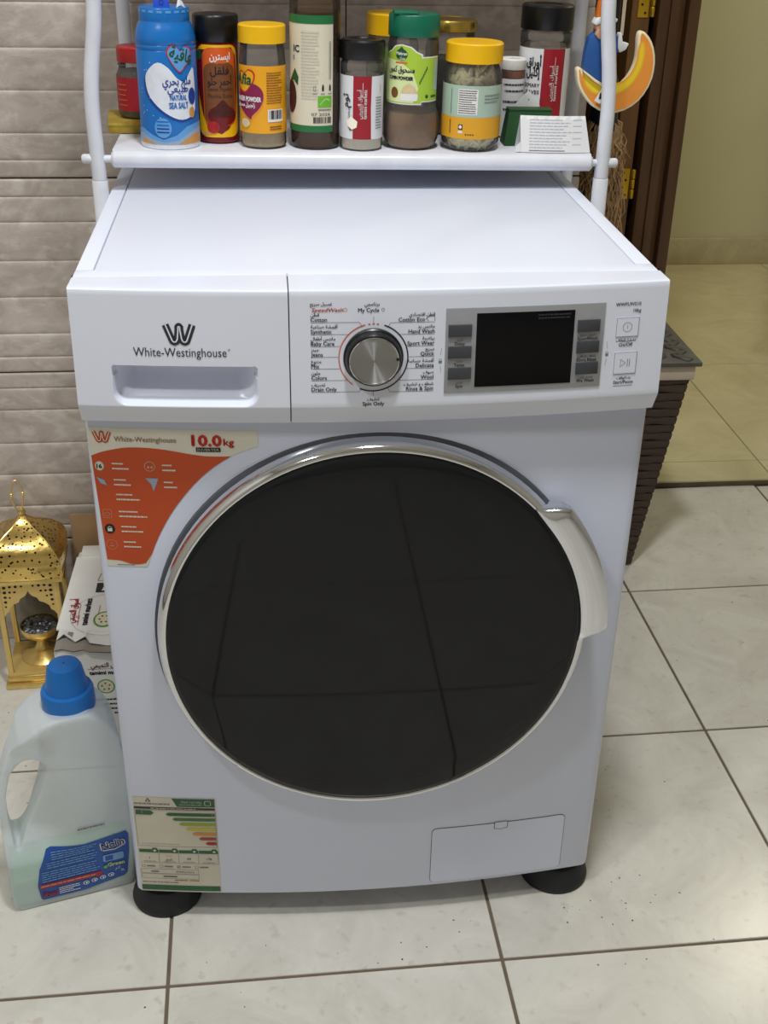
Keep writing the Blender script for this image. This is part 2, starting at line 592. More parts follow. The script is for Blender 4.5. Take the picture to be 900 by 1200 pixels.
class Print:
    def __init__(self, surf, maxlen=0.02, base=0.0003, step=0.00018):
        self.s, self.ml, self.base, self.step = surf, maxlen, base, step
        self.mb = MB()

    def tri(self, a, b, c, mt, layer):
        la, lb, lc = math.dist(b, c), math.dist(a, c), math.dist(a, b)
        mx = max(la, lb, lc)
        if mx > self.ml:
            if mx == la:
                q = ((b[0] + c[0]) / 2, (b[1] + c[1]) / 2)
                self.tri(a, b, q, mt, layer)
                self.tri(a, q, c, mt, layer)
            elif mx == lb:
                q = ((a[0] + c[0]) / 2, (a[1] + c[1]) / 2)
                self.tri(a, b, q, mt, layer)
                self.tri(q, b, c, mt, layer)
            else:
                q = ((a[0] + b[0]) / 2, (a[1] + b[1]) / 2)
                self.tri(a, q, c, mt, layer)
                self.tri(q, b, c, mt, layer)
            return
        off = self.base + layer * self.step
        self.mb.add([self.s(p[0], p[1], off) for p in (a, b, c)], [(0, 1, 2)], mt)

    def poly(self, pts, mt, layer=0):
        for t in tessellate_polygon([[Vector((p[0], p[1], 0)) for p in pts]]):
            self.tri(*[pts[i] for i in t], mt, layer)
        return self

    def rect(self, u0, u1, v0, v1, mt, layer=0, sk=0.0):
        return self.poly([(u0, v0), (u1, v0), (u1 + sk, v1), (u0 + sk, v1)], mt, layer)

    def rrect(self, u0, u1, v0, v1, r, mt, layer=0):
        return self.poly(rrect(u0, u1, v0, v1, r), mt, layer)

    def ellipse(self, u, v, ru, rv, mt, layer=0, n=20, a0=0.0):
        return self.poly([(u + ru * math.cos(a0 + 2 * math.pi * k / n), v + rv * math.sin(a0 + 2 * math.pi * k / n)) for k in range(n)], mt, layer)

    def arc(self, u, v, r, w, d0, d1, mt, layer=0, n=24, ry=1.0):
        for k in range(n):
            a, b2 = math.radians(d0 + (d1 - d0) * k / n), math.radians(d0 + (d1 - d0) * (k + 1) / n)
            q = [(u + rr * math.cos(t), v + rr * ry * math.sin(t)) for rr, t in ((r, a), (r, b2), (r + w, b2), (r + w, a))]
            self.poly(q, mt, layer)
        return self

    def line(self, pts, w, mt, layer=0):
        for p, q in zip(pts[:-1], pts[1:]):
            d = math.dist(p, q) or 1e-9
            nx, ny = -(q[1] - p[1]) / d * w / 2, (q[0] - p[0]) / d * w / 2
            self.poly([(p[0] + nx, p[1] + ny), (q[0] + nx, q[1] + ny), (q[0] - nx, q[1] - ny), (p[0] - nx, p[1] - ny)], mt, layer)
        return self

    def text(self, s, u, v, size, mt, layer=1, align='l', ar=False, width=None, rot=0.0, bold=0.0, slant=0.0):
        pts, tr_ = text_tris(arabic(s) if ar else s)
        if not pts:
            return self
        x0, x1 = min(p[0] for p in pts), max(p[0] for p in pts)
        sx = size if width is None else width / (x1 - x0)
        o = {'l': x0, 'r': x1, 'c': (x0 + x1) / 2}[align]
        ca, sa = math.cos(rot), math.sin(rot)
        offs = [(0, 0)] if not bold else [(-bold, 0), (bold, 0), (0, bold), (0, -bold)]
        for dx, dy in offs:
            P = []
            for p in pts:
                a, c = (p[0] - o + slant * p[1]) * sx + dx, p[1] * size + dy
                P.append((u + a * ca - c * sa, v + a * sa + c * ca))
            for t in tr_:
                self.tri(P[t[0]], P[t[1]], P[t[2]], mt, layer)
        return self

    def lines_of_text(self, u0, u1, v0, v1, n, mt, layer=1, seed=1, h=0.45, right=False):
        """small unreadable body text: broken rules of word-long dashes"""
        r = random.Random(seed)
        for k in range(n):
            v = v1 - (v1 - v0) * (k + 0.5) / n
            hh = (v1 - v0) / n * h / 2
            end = u1 - (u1 - u0) * (0.35 * r.random() if k % 3 == 2 else 0.08 * r.random())
            u = u0
            while u < end:
                w = (u1 - u0) * r.uniform(0.05, 0.16)
                e = min(u + w, end)
                a, b2 = (u, e) if not right else (u0 + u1 - e, u0 + u1 - u)
                self.rect(a, b2, v - hh, v + hh, mt, layer)
                u += w + (u1 - u0) * 0.018
        return self

    def build(self, name, parent):
        return build(name, self.mb, 'print_dark', parent, smooth=False)


def rrect(u0, u1, v0, v1, r, n=5):
    rr = r if isinstance(r, (list, tuple)) else (r,) * 4
    out = []
    for (cu, cv, a), q in zip(((u1 - rr[0], v1 - rr[0], 0), (u0 + rr[1], v1 - rr[1], 90), (u0 + rr[2], v0 + rr[2], 180), (u1 - rr[3], v0 + rr[3], 270)), rr):
        for k in range(n + 1):
            t = math.radians(a + 90 * k / n)
            out.append((cu + q * math.cos(t), cv + q * math.sin(t)))
    return out


def cyl(r, dx=0.0):
    """print surface round an upright jar; u runs along the wall, 0 faces the viewer"""
    return lambda u, v, off: ((r + off) * math.sin(u / r), -(r + off) * math.cos(u / r), v)


def smooth_pts(p, n=4):
    out = []
    for i in range(len(p) - 1):
        a, b_, c, d = p[max(i - 1, 0)], p[i], p[i + 1], p[min(i + 2, len(p) - 1)]
        for k in range(n):
            t = k / n
            out.append(tuple(0.5 * (2 * b_[j] + (c[j] - a[j]) * t + (2 * a[j] - 5 * b_[j] + 4 * c[j] - d[j]) * t * t + (3 * b_[j] - a[j] - 3 * c[j] + d[j]) * t ** 3) for j in (0, 1)))
    return out + [p[-1]]


def loop_pts(p, n=3):
    q = [p[-1]] + list(p) + [p[0], p[1]]
    return smooth_pts(q, n)[n:-n - 1]


def ss(t):
    t = max(0.0, min(1.0, t))
    return t * t * (3 - 2 * t)


# ================================================================== THE ROOM
WALL_Y = 0.66
TH = 0.019                                    # the floor tiling is turned slightly against the machine
PITCH_T = 0.4198
TO = Vector((-0.2543, -0.1162, 0))
TX, TY = Vector((math.cos(TH), math.sin(TH), 0)), Vector((-math.sin(TH), math.cos(TH), 0))
RX0, RX1, RY0, THR, CEIL = -1.75, 2.35, -2.75, 1.165, 2.72

floor = build('floor', MB().box(RX0, RX1, RY0, THR, -0.06, -0.0022), 'grout', smooth=False)
tag(floor, kind='structure')
g = PITCH_T - 0.0045
tile_me = MB().box(-g / 2, g / 2, -g / 2, g / 2, -0.006, 0.0, 0.0008, seg=1).mesh('tile', 'floor_tile')
for i in range(-4, 7):
    for j in range(-7, 4):
        p = TO + TX * ((i + 0.5) * PITCH_T) + TY * ((j + 0.5) * PITCH_T)
        if p.x - 0.22 < RX0 or p.x + 0.22 > RX1 or p.y - 0.22 < RY0:
            continue
        if p.y + 0.22 > THR:
            y1 = (THR - 0.004) - p.y
            if y1 < -g / 2 + 0.02:
                continue
            t = build('tile', MB().box(-g / 2, g / 2, -g / 2, min(y1, g / 2), -0.006, 0.0, 0.0008, seg=1), 'floor_tile', floor, smooth=False)
        else:
            t = link('tile', tile_me, floor, smooth=False)
        t.location = p
        t.rotation_euler = (0, 0, TH)

# hall floor, one low step up
HZ = 0.016
hall = build('floor_hall', MB().box(-0.6, 3.3, THR, 2.95, -0.06, HZ - 0.002), 'grout_hall', smooth=False)
tag(hall, kind='structure')
build('step_riser', MB().box(-0.6, 3.3, THR - 0.003, THR + 0.004, 0.0, HZ - 0.004, 0.001), 'riser', hall)
xs = [-0.6, -0.181, 0.42, 1.022, 1.624, 2.226, 2.828, 3.3]
ys = [THR, 1.259, 1.863, 2.467, 2.95]
for a, b_ in zip(xs[:-1], xs[1:]):
    for c, d in zip(ys[:-1], ys[1:]):
        build('tile', MB().box(a + 0.0015, b_ - 0.0015, c + 0.0015 if c != THR else c - 0.002, d - 0.0015, HZ - 0.008, HZ, 0.0008, seg=1), 'hall_tile', hall, smooth=False)

# back wall clad in ridged stoneware courses
XE = 0.374
wb = build('wall_back', MB().box(RX0, XE, WALL_Y + 0.006, WALL_Y + 0.10, 0, CEIL), 'grout_wall', smooth=False)
tag(wb, kind='structure')
RH = 0.304
OFFS = [0.0, 0.026, 0.064, 0.123, 0.180, 0.239, 0.277, RH]


def ridge_mesh(w):
    mb = MB()
    rows = []
    for a, b_ in zip(OFFS[:-1], OFFS[1:]):
        a2, b2 = a + (0.0012 if a == 0 else 0), b_ - (0.0012 if b_ == RH else 0)
        for t in (0.0, 0.02, 0.05, 0.1, 0.2, 0.5, 0.8, 0.9, 0.95, 0.98, 1.0):
            z = a2 + (b2 - a2) * t
            d = 0.0022 * (1 - (2 * t - 1) ** 10) + 0.0010 * t
            rows.append((z, -d))
    vs_, fs = [], []
    rows = [(rows[0][0], 0.004)] + rows + [(rows[-1][0], 0.004)]
    for z, y in rows:
        for x in (0.0008, w - 0.0008):
            vs_.append((x, y, z))
    for i in range(len(rows) - 1):
        fs.append((2 * i, 2 * i + 1, 2 * i + 3, 2 * i + 2))
    return mb.add(vs_, fs).mesh('tile', 'wall_tile')


CW = [(RX0, -1.185), (-1.185, -0.585), (-0.585, 0.015), (0.015, XE)]
CW = [(RX0, -1.45), (-1.45, -0.72), (-0.72, 0.015), (0.015, XE)]
for a, b_ in CW:
    me = ridge_mesh(b_ - a)
    for r in range(-1, 9):
        z = 0.2 + (r - 0) * RH - 0.0
        if z < -0.15:
            continue
        if z < 0 or z + RH > CEIL:
            continue
        t = link('tile', me, wb, smooth=True, ang=1.2)
        t.location = (a, WALL_Y + 0.003, z)
    # cut course at the floor
    t = build('tile', MB().box(0.0008, b_ - a - 0.0008, 0.0, 0.004, 0.001, 0.1985, 0.0005, seg=1), 'wall_tile', wb, smooth=False)
    t.location = (a, WALL_Y, 0)

tag(build('wall_left', MB().box(RX0 - 0.1, RX0, RY0, 0.76, 0, CEIL), 'wall_plain', smooth=False), kind='structure')
tag(build('wall_front', MB().box(RX0 - 0.1, RX1 + 0.1, RY0 - 0.1, RY0, 0, CEIL), 'wall_plain', smooth=False), kind='structure')
tag(build('wall_right', MB().box(RX1, RX1 + 0.1, RY0, THR + 0.03, 0, CEIL), 'wall_plain', smooth=False), kind='structure')
tag(build('ceiling', MB().box(RX0 - 0.1, 3.4, RY0 - 0.1, 3.05, CEIL, CEIL + 0.1), 'ceiling_white', smooth=False), kind='structure')
# hall beyond the threshold
tag(build('wall_hall', MB().box(-0.7, 3.4, 2.82, 2.95, HZ, CEIL), 'wall_beige', smooth=False), kind='structure')
tag(build('wall_hall_right', MB().box(3.3, 3.4, THR + 0.03, 2.82, HZ, CEIL), 'wall_beige', smooth=False), kind='structure')
tag(build('wall_partition', MB().box(0.640, 0.700, 1.245, 2.82, HZ, CEIL), 'wall_beige', smooth=False), kind='structure')
tag(build('wall_closet', MB().box(-0.7, -0.6, 0.76, 2.82, 0, CEIL), 'wall_plain', smooth=False), kind='structure')
bb = build('baseboard_hall', MB().box(0.70, 1.655, 2.803, 2.82, HZ, 0.108, 0.002), 'skirting')
tag(bb, kind='structure')
bb2 = build('trim_1', MB().box(1.665, 1.74, 2.79, 2.83, HZ, 2.1, 0.004), 'door_wood')
tag(bb2, kind='structure')

# dark wooden doorway behind the rack
door = bpy.data.objects.new('door_1', None)
COL.objects.link(door)
door.location = (0.634, 1.18, HZ)
tag(door, kind='structure')


def dpart(name, x0, x1, y0, y1, z0, z1, mt, bev=0.002):
    o = build(name, MB().box(x0 - 0.634, x1 - 0.634, y0 - 1.18, y1 - 1.18, z0 - HZ, z1 - HZ, bev), mt, door)
    return o


dpart('jamb', 0.634, 0.684, 1.185, 1.245, HZ, 2.10, 'door_wood')
dpart('architrave', 0.686, 0.7085, 1.170, 1.245, HZ, 2.14, 'door_wood')
dpart('door_stop', 0.655, 0.672, 1.178, 1.187, HZ, 2.06, 'door_wood', 0.001)
dpart('head', -0.30, 0.634, 1.185, 1.245, 2.06, 2.12, 'door_wood')
leaf = dpart('leaf', 0.585, 0.621, 1.196, 1.98, HZ + 0.012, 2.05, 'door_wood_light')
for hz in (0.672, 1.010, 1.72):
    h = MB().box(0.596 - 0.634, 0.617 - 0.634, 0.0135, 0.0165, hz - 0.03 - HZ, hz + 0.03 - HZ, 0.0008)
    for k in range(3):
        h.lathe([(0.0042, -0.009), (0.0046, -0.0085), (0.0046, 0.0085), (0.0042, 0.009)], 10, c=(0.6235 - 0.634, 0.012, hz - HZ + (k - 1) * 0.0195))
    hg = build('hinge', h, 'hinge_brass', leaf)
    sc = MB()
    for k, dx in ((0, 0.004), (1, -0.003), (2, 0.003), (3, -0.003)):
        sc.lathe([(0.0001, 0.0008), (0.0022, 0.0006), (0.0026, 0)], 8, 'y', (0.6065 - 0.634 + dx, 0.0136, hz - HZ - 0.022 + k * 0.0147))
    # screws sit on the leaf plate
    build('screw', sc, 'hole_dark', leaf)


# ceiling lamps
def lamp(name, label, d, col, warm):
    t = thing(name, label, 'lamp', (d['loc'][0], d['loc'][1], CEIL), group=None)
    r = d['size'] / 2
    build('lamp_housing', MB().lathe([(0.001, 0), (r + 0.03, 0), (r + 0.03, -0.035), (r + 0.012, -0.045), (r + 0.006, -0.036), (0.001, -0.036)], 32), 'white_plastic', t)
    ld = bpy.data.lights.new('lamp_light', 'AREA')
    ld.shape = 'DISK'
    ld.size = d['size']
    ld.energy = d['power']
    ld.color = col
    lo = bpy.data.objects.new('lamp_light', ld)
    COL.objects.link(lo)
    lo.parent = t
    lo.location = (0, 0, d['loc'][2] - CEIL + 0.005)
    return t


lamp('ceiling_lamp', 'round white ceiling lamp above the washing machine', LAMP_A, (0.985, 1.0, 0.985), 0)
lamp('ceiling_lamp', 'round white ceiling lamp over the open tiled floor', LAMP_B, (0.985, 1.0, 0.985), 0)
lamp('ceiling_lamp', 'round warm ceiling lamp in the hall past the step', LAMP_HALL, (1.0, 0.93, 0.72), 1)

# ================================================================== WASHING MACHINE
HW = 0.2985
ZB, ZP, ZC, ZT = 0.045, 0.716, 0.7375, 0.855


def yb(x):
    return -0.022 * (1 - (x / HW) ** 2)


def yp(x, z):
    if z > ZC:
        b0 = -0.012 + (ZT - z) / (ZT - ZC) * (-0.009)
    else:
        b0 = -0.021 + (ZC - z) / (ZC - ZP) * 0.012
    return b0 - 0.02 * (1 - (x / HW) ** 2)


S_body = lambda u, v, off: (u, yb(u) - off, v)
S_pan = lambda u, v, off: (u, yp(u, v) - off, v)

wm = thing('washing_machine', 'white front-loading washing machine with big dark round door on the tiled floor', 'washing machine')
plan = [(-HW, 0.57), (-HW, 0.010), (-0.2970, 0.0035), (-0.2925, -0.0004)]
plan += [(-0.287 + 0.574 * k / 40, yb(-0.287 + 0.574 * k / 40)) for k in range(41)]
plan += [(0.2925, -0.0004), (0.2970, 0.0035), (HW, 0.010), (HW, 0.57)]
cab = MB().prism(plan, ZB, ZP - 0.0008, 'z', 0.0025)
cab.box(-HW, HW, 0.022, 0.57, ZP - 0.004, 0.842)
build('cabinet', cab, 'white_enamel', wm, ang=0.6)

# top: centre field with a front strip, two side rails behind a fine groove
lid = MB()
T = [(-HW, 0.023), (HW, 0.023), (HW, 0.0495), (0.2795, 0.0495), (0.2795, 0.575), (-0.2795, 0.575), (-0.2795, 0.0495), (-HW, 0.0495)]
lid.prism(T, 0.842, ZT, 'z', 0.0012)
lid_o = build('top_lid', lid, 'lid_white', wm, ang=0.5)
for s in (-1, 1):
    a, b_ = sorted((s * 0.2806, s * HW))
    build('side_rail', MB().box(a, b_, 0.0505, 0.575, 0.842, ZT, 0.0014), 'lid_white', wm)
build('groove', MB().box(-0.2984, 0.2984, 0.03, 0.574, 0.8405, 0.8515), 'seam_dark', wm, smooth=False)


def fascia(x0, x1, depth, nx, zs):
    """bowed front strip: rows up the face, then over the top edge to the lid"""
    rows = [('z', ZP - 0.0005, 0.02), ('z', ZP, 0.0)] + [('z', z, 0.0) for z in zs]
    mb = MB()
    xs_ = [x0 + (x1 - x0) * k / nx for k in range(nx + 1)]
    grid = []
    for kind, z, dy in rows:
        grid.append([(x, yp(x, z) + dy + (depth(x, z) if depth else 0), z) for x in xs_])
    for dz, t in ((0.0008, 0.0007), (0.0013, 0.0022), (0.0015, 0.005), (0.0012, 0.5), (0.0010, 1.0)):
        grid.append([(x, (yp(x, ZT) + t) if t < 0.1 else yp(x, ZT) * (1 - t) + 0.0225 * t, ZT + dz) for x in xs_])
    grid.append([(x, 0.0228, ZT - 0.006) for x in xs_])
    for row in grid:                                   # returns on both ends
        a, c = row[0], row[-1]
        row.insert(0, (a[0], 0.03, a[2]))
        row.append((c[0], 0.03, c[2]))
    n = len(grid[0])
    vs_ = [p for r in grid for p in r]
    fs = [(i * n + k, i * n + k + 1, (i + 1) * n + k + 1, (i + 1) * n + k) for i in range(len(grid) - 1) for k in range(n - 1)]
    return mb.add(vs_, fs)


def recess(x, z):
    """finger pull: rounded outline, steep rim, floor sloping in towards the top"""
    x0_, x1_, z0_, z1_ = -0.2620, -0.1180, 0.7385, 0.7805
    dz = z - z0_
    rad = 0.014 if dz < 0.5 * (z1_ - z0_) else 0.004
    qx = max(x0_ + rad - x, x - (x1_ - rad))
    qz = max(z0_ + rad - z, z - (z1_ - rad))
    d = rad - (math.hypot(max(qx, 0), max(qz, 0)) + min(max(qx, qz), 0))
    sx_ = min(x - x0_, x1_ - x)
    lip = ss(d / (0.0045 if dz < 0.03 else 0.0022))
    return lip * (0.011 + 0.024 * ss(dz / 0.026) * ss(sx_ / 0.022))


zd = [0.727, 0.7370, 0.7380, 0.7390, 0.7400, 0.7410] + [0.7420 + 0.0012 * k for k in range(31)] + [0.7820, 0.79, 0.81, 0.83, 0.85, 0.8545]
zd = sorted(set([round(z, 5) for z in zd] + [0.7788, 0.7794, 0.78, 0.7806]))
drawer = build('detergent_drawer', fascia(-HW, -0.0866, recess, 190, zd), 'white_plastic', wm, ang=0.9)
panel = build('control_panel', fascia(-0.0854, HW, None, 44, [0.727, 0.7370, 0.7380, 0.7430, 0.76, 0.79, 0.82, 0.85, 0.8545]), 'white_plastic', wm, ang=0.5)
build('panel_seam', MB().box(-0.088, -0.084, -0.026, 0.03, ZP + 0.001, ZT - 0.001), 'seam_dark', wm, smooth=False)


def w_logo(pr, u0, u1, v0, v1, mt, mt2, layer=1):
    """the rounded double-stroke W"""
    w, h = u1 - u0, v1 - v0

    def path(k):
        base = [(0.0, 1.0), (0.20, 0.22), (0.24, 0.08), (0.31, 0.03), (0.38, 0.08), (0.42, 0.22), (0.47, 0.78), (0.50, 0.90)]
        right = [(1 - a, c) for a, c in base[:-1]][::-1]
        pts = base[:-1] + [(0.46, 0.86), (0.5, 0.92), (0.54, 0.86)] + right[0:]
        return [(u0 + w * (0.05 + 0.9 * a), v0 + h * (0.05 + 0.9 * c)) for a, c in pts]
    p = path(0)
    pr.line(p, w * 0.235, mt, layer)
    for q in p[1:-1]:
        pr.ellipse(q[0], q[1], w * 0.1175, w * 0.1175, mt, layer, 14)
    pr.line(p, w * 0.045, mt2, layer + 1)


pr = Print(S_pan)
w_logo(pr, -0.2075, -0.1785, 0.8035, 0.8235, 'print_dark', 'white_plastic')
pr.text('White-Westinghouse', -0.2390, 0.7905, 0.0128, 'print_dark', 1, width=0.0912)
pr.text('®', -0.1465, 0.7965, 0.0034, 'print_dark')
pr.build('brand_lettering', drawer)

# dial
KX, KZ = -0.0032, 0.7890
ky = -yp(KX, KZ)
dial = build('dial', MB().lathe([(0.0300, -0.004), (0.0300, 0.0008), (0.0290, 0.0020), (0.0283, 0.0022), (0.0272, 0.0085), (0.0262, 0.0098), (0.0250, 0.0100), (0.001, 0.0100)], 64, 'y', (KX, -ky, KZ)), 'black_plastic', wm, ang=0.5)
fm = MB().lathe([(0.0246, 0), (0.0243, 0.0012), (0.0236, 0.0017), (0.0230, 0.0014), (0.0222, 0.0013), (0.0005, 0.0013)], 72, 'y')
face = build('dial_face', fm, 'steel_brushed', dial, ang=0.5)
face.location = (KX, -ky - 0.0098, KZ)
build('dial_rim', MB().lathe([(0.0250, 0.0), (0.0249, 0.0016), (0.0243, 0.0021), (0.0236, 0.0015)], 64, 'y', (KX, -ky - 0.0097, KZ)), 'chrome', dial)
build('dial_marker', MB().box(KX + 0.0218, KX + 0.0246, -ky - 0.0122, -ky - 0.0105, KZ + 0.0005, KZ + 0.0032, 0.0003), 'black_plastic', dial)

pr = Print(S_pan)
pr.arc(KX, KZ, 0.0338, 0.0011, 104, 233, 'print_orange')
for d in (97, 90, 83):
    pr.arc(KX, KZ, 0.0338, 0.0011, d - 1.8, d + 1.8, 'print_orange', n=3)
pr.arc(KX, KZ, 0.0338, 0.0013, -113, 72, 'print_black', n=36)
LZ = [0.825, 0.813, 0.801, 0.790, 0.778, 0.766, 0.754]
LT = [('قطن', 'Cotton'), ('أقمشة صناعية', 'Synthetic'), ('ملابس أطفال', 'Baby Care'), ('جينز', 'Jeans'), ('متنوع', 'Mix'), ('ملون', 'Colors'), ('تصريف', 'Drain Only')]
RT = [('قطن اقتصادي', 'Cotton Eco'), ('ملابس يد', 'Hand Wash'), ('رياضية', 'Sport Wear'), ('سريع', 'Quick'), ('أقمشة حساسة', 'Delicate'), ('صوف', 'Wool'), ('شطف و تنشيف', 'Rinse & Spin')]
for k, (z, (a, e)) in enumerate(zip(LZ, LT)):
    pr.text(e, -0.0650, z + 0.0010, 0.0056, 'print_dark', bold=0.0001)
    pr.text(a, -0.0650, z + 0.0063, 0.0046, 'print_dark', ar=True, bold=0.00008)
    xe = {0: -0.017, 6: -0.017}.get(k, KX - math.sqrt(max(0.0348 ** 2 - (z - KZ) ** 2, 0)) - 0.0004)
    pr.line([(-0.0650, z), (xe, z)], 0.00035, 'print_dark')
pr.line([(-0.017, 0.825), (-0.0145, 0.8205)], 0.00035, 'print_dark')
pr.line([(-0.017, 0.754), (-0.0145, 0.7575)], 0.00035, 'print_dark')
for k, (z, (a, e)) in enumerate(zip(LZ, RT)):
    z2 = z - 0.0008
    ex = 0.0575 if k else 0.0475
    pr.text(e, ex, z2 + 0.0010, 0.0056, 'print_dark', align='r', bold=0.0001)
    pr.text(a, 0.0575, z2 + 0.0063, 0.0046, 'print_dark', align='r', ar=True, bold=0.00008)
    xe = {0: 0.0135, 6: 0.0135}.get(k, KX + math.sqrt(max(0.0350 ** 2 - (z2 - KZ) ** 2, 0)) + 0.0003)
    pr.line([(0.0575, z2), (xe, z2)], 0.00035, 'print_dark')
pr.line([(0.0135, 0.8242), (0.0115, 0.8205)], 0.00035, 'print_dark')
pr.line([(0.0135, 0.7532), (0.0115, 0.757)], 0.00035, 'print_dark')
pr.line([(0.0575, 0.8252), (0.0575, 0.8300), (0.0515, 0.8300), (0.0487, 0.8276), (0.0515, 0.8252)], 0.0004, 'print_dark')
pr.text('غسيل سريع', -0.0655, 0.8420, 0.0046, 'print_dark', ar=True, bold=0.00008)
pr.text('SpeedWash', -0.0640, 0.8358, 0.0052, 'print_orange', slant=0.2, bold=0.0001, width=0.0305)
pr.arc(-0.0310, 0.8377, 0.0015, 0.0004, 0, 360, 'print_orange', n=12)
pr.text('برنامجي', -0.0050, 0.8415, 0.0048, 'print_dark', ar=True, align='c', bold=0.00008)
pr.text('My Cycle', -0.0185, 0.8352, 0.0056, 'print_dark', bold=0.0001)
pr.line([(0.0055, 0.8390), (0.0044, 0.8372), (0.0060, 0.8352), (0.0076, 0.8372), (0.0065, 0.8390), (0.0060, 0.8382), (0.0055, 0.8390)], 0.0003, 'print_dark')
pr.line([(KX, 0.8232), (KX, 0.8305)], 0.00035, 'print_dark')
pr.line([(KX, 0.7545), (KX, 0.7488)], 0.00035, 'print_dark')
pr.text('تنشيف', -0.0030, 0.7447, 0.0042, 'print_dark', ar=True, align='c', bold=0.00008)
pr.text('Spin Only', -0.0030, 0.7392, 0.0056, 'print_dark', align='c', bold=0.0001)
# lock marks at both sides of the display
for u, d0 in ((0.0640, 180), (0.2375, 0)):
    pr.arc(u, 0.785, 0.0011, 0.0004, 0, 360, 'print_grey', n=8)
    pr.rect(u - 0.0016, u + 0.0016, 0.7818, 0.7842, 'print_grey')
    pr.line([(u, 0.790), (u + (0.0012 if d0 else -0.0012), 0.797)], 0.0003, 'print_grey')
    pr.line([(u, 0.779), (u + (0.0012 if d0 else -0.0012), 0.772)], 0.0003, 'print_grey')
pr.text('WWFL9VS10', 0.2695, 0.8330, 0.0048, 'print_dark', align='r', bold=0.00008)
pr.text('10kg', 0.2702, 0.8262, 0.0048, 'print_dark', align='r', bold=0.00008)
pr.text('تشغيل/إيقاف', 0.2570, 0.7960, 0.0040, 'print_dark', align='c', ar=True, bold=0.00008)
pr.text('On/Off', 0.2570, 0.7908, 0.0050, 'print_dark', align='c', bold=0.00008)
pr.text('بدء/توقف', 0.2580, 0.7562, 0.0040, 'print_dark', align='c', ar=True, bold=0.00008)
pr.text('Start/Pause', 0.2580, 0.7512, 0.0048, 'print_dark', align='c', bold=0.00008)
pr.rect(0.2475, 0.2685, 0.7485, 0.7490, 'print_grey')
pr.build('dial_lettering', panel)


def bowed_plate(x0, x1, z0, z1, y_back, y_front, surf=yp, n=12, r=0.0):
    """thin plate that follows the bowed fascia, from y_back to y_front proud of it"""
    mb = MB()
    vs_, fs = [], []
    for k in range(n + 1):
        x = x0 + (x1 - x0) * k / n
        for z, d in ((z0, y_back), (z0, y_front - 0.0004), (z0 + 0.0005, y_front), (z1 - 0.0005, y_front), (z1, y_front - 0.0004), (z1, y_back)):
            vs_.append((x, surf(x, z) - d, z))
    for k in range(n):
        for j in range(5):
            fs.append((k * 6 + j, k * 6 + j + 1, k * 6 + 6 + j + 1, k * 6 + 6 + j))
    fs += [tuple(range(6)), tuple(n * 6 + j for j in range(6))]
    return mb.add(vs_, fs)


disp = build('display_bezel', bowed_plate(0.0685, 0.2320, 0.7505, 0.8375, -0.001, 0.0012), 'gun_metal', wm)
build('display_screen', bowed_plate(0.0995, 0.2000, 0.7560, 0.8318, 0.0, 0.0018), 'screen_black', disp)
SD = lambda u, v, off: (u, yp(u, v) - 0.0012 - off, v)
pd = Print(SD)
for x, zz, side in [(0.0712, 0.8090, 0), (0.0715, 0.7870, 0), (0.0720, 0.7650, 0), (0.2035, 0.8090, 1), (0.2042, 0.7870, 1), (0.2048, 0.7645, 1)]:
    build('button', bowed_plate(x, x + 0.0235, zz, zz + 0.0122, 0.0, 0.0032, n=3), 'button_grey', disp)
for (a, e), x, z in zip((('تأخير', 'Delay'), ('حرارة', 'Temp.'), ('عصر', 'Spin'), ('غسيل سريع', 'SpeedWash'), ('شطف إضافي', 'Extra Rinse'), ('غسيل أولي', 'Pre Wash')),
                        (0.0832, 0.0835, 0.0838, 0.2152, 0.2158, 0.2164), (0.8005, 0.7785, 0.7563, 0.8005, 0.7783, 0.7560)):
    pd.text(a, x, z + 0.0040, 0.0034, 'print_black', align='c', ar=True)
    pd.text(e, x, z - 0.0003, 0.0046, 'print_black', align='c', bold=0.00004)
    if e in ('Spin', 'Pre Wash'):
        pd.build('display_lettering', disp)
        pd = Print(SD)
pw = Print(lambda u, v, off: (u, yp(u, v) - 0.0018 - off, v))
pw.lines_of_text(0.1620, 0.1960, 0.8235, 0.8300, 2, 'print_dark', 1, 4, 0.45)
pw.build('screen_lettering', disp)

for name, x0, x1, z0, z1 in (('power_button', 0.2452, 0.2690, 0.8010, 0.8212), ('start_button', 0.2460, 0.2700, 0.7618, 0.7850)):
    bt = build(name, bowed_plate(x0, x1, z0, z1, -0.001, 0.0008, n=4), 'white_plastic', wm, smooth=False)
    ic = Print(lambda u, v, off: (u, yp(u, v) - 0.0008 - off, v))
    ic.line(rrect(x0, x1, z0, z1, 0.0004, 2) + [rrect(x0, x1, z0, z1, 0.0004, 2)[0]], 0.00045, 'print_grey', 0)
    cx, cz = (x0 + x1) / 2, (z0 + z1) / 2
    if name == 'power_button':
        ic.arc(cx, cz, 0.0046, 0.0004, 0, 360, 'print_grey', n=20)
        ic.line([(cx, cz - 0.0015), (cx, cz + 0.002)], 0.0005, 'print_grey')
    else:
        ic.line([(cx - 0.005, cz + 0.004), (cx + 0.0005, cz), (cx - 0.005, cz - 0.004), (cx - 0.005, cz + 0.004)], 0.0004, 'print_grey')
        for d in (0.0025, 0.0048):
            ic.line([(cx + d, cz - 0.004), (cx + d, cz + 0.004)], 0.0006, 'print_grey')
    ic.build('button_symbol', bt)

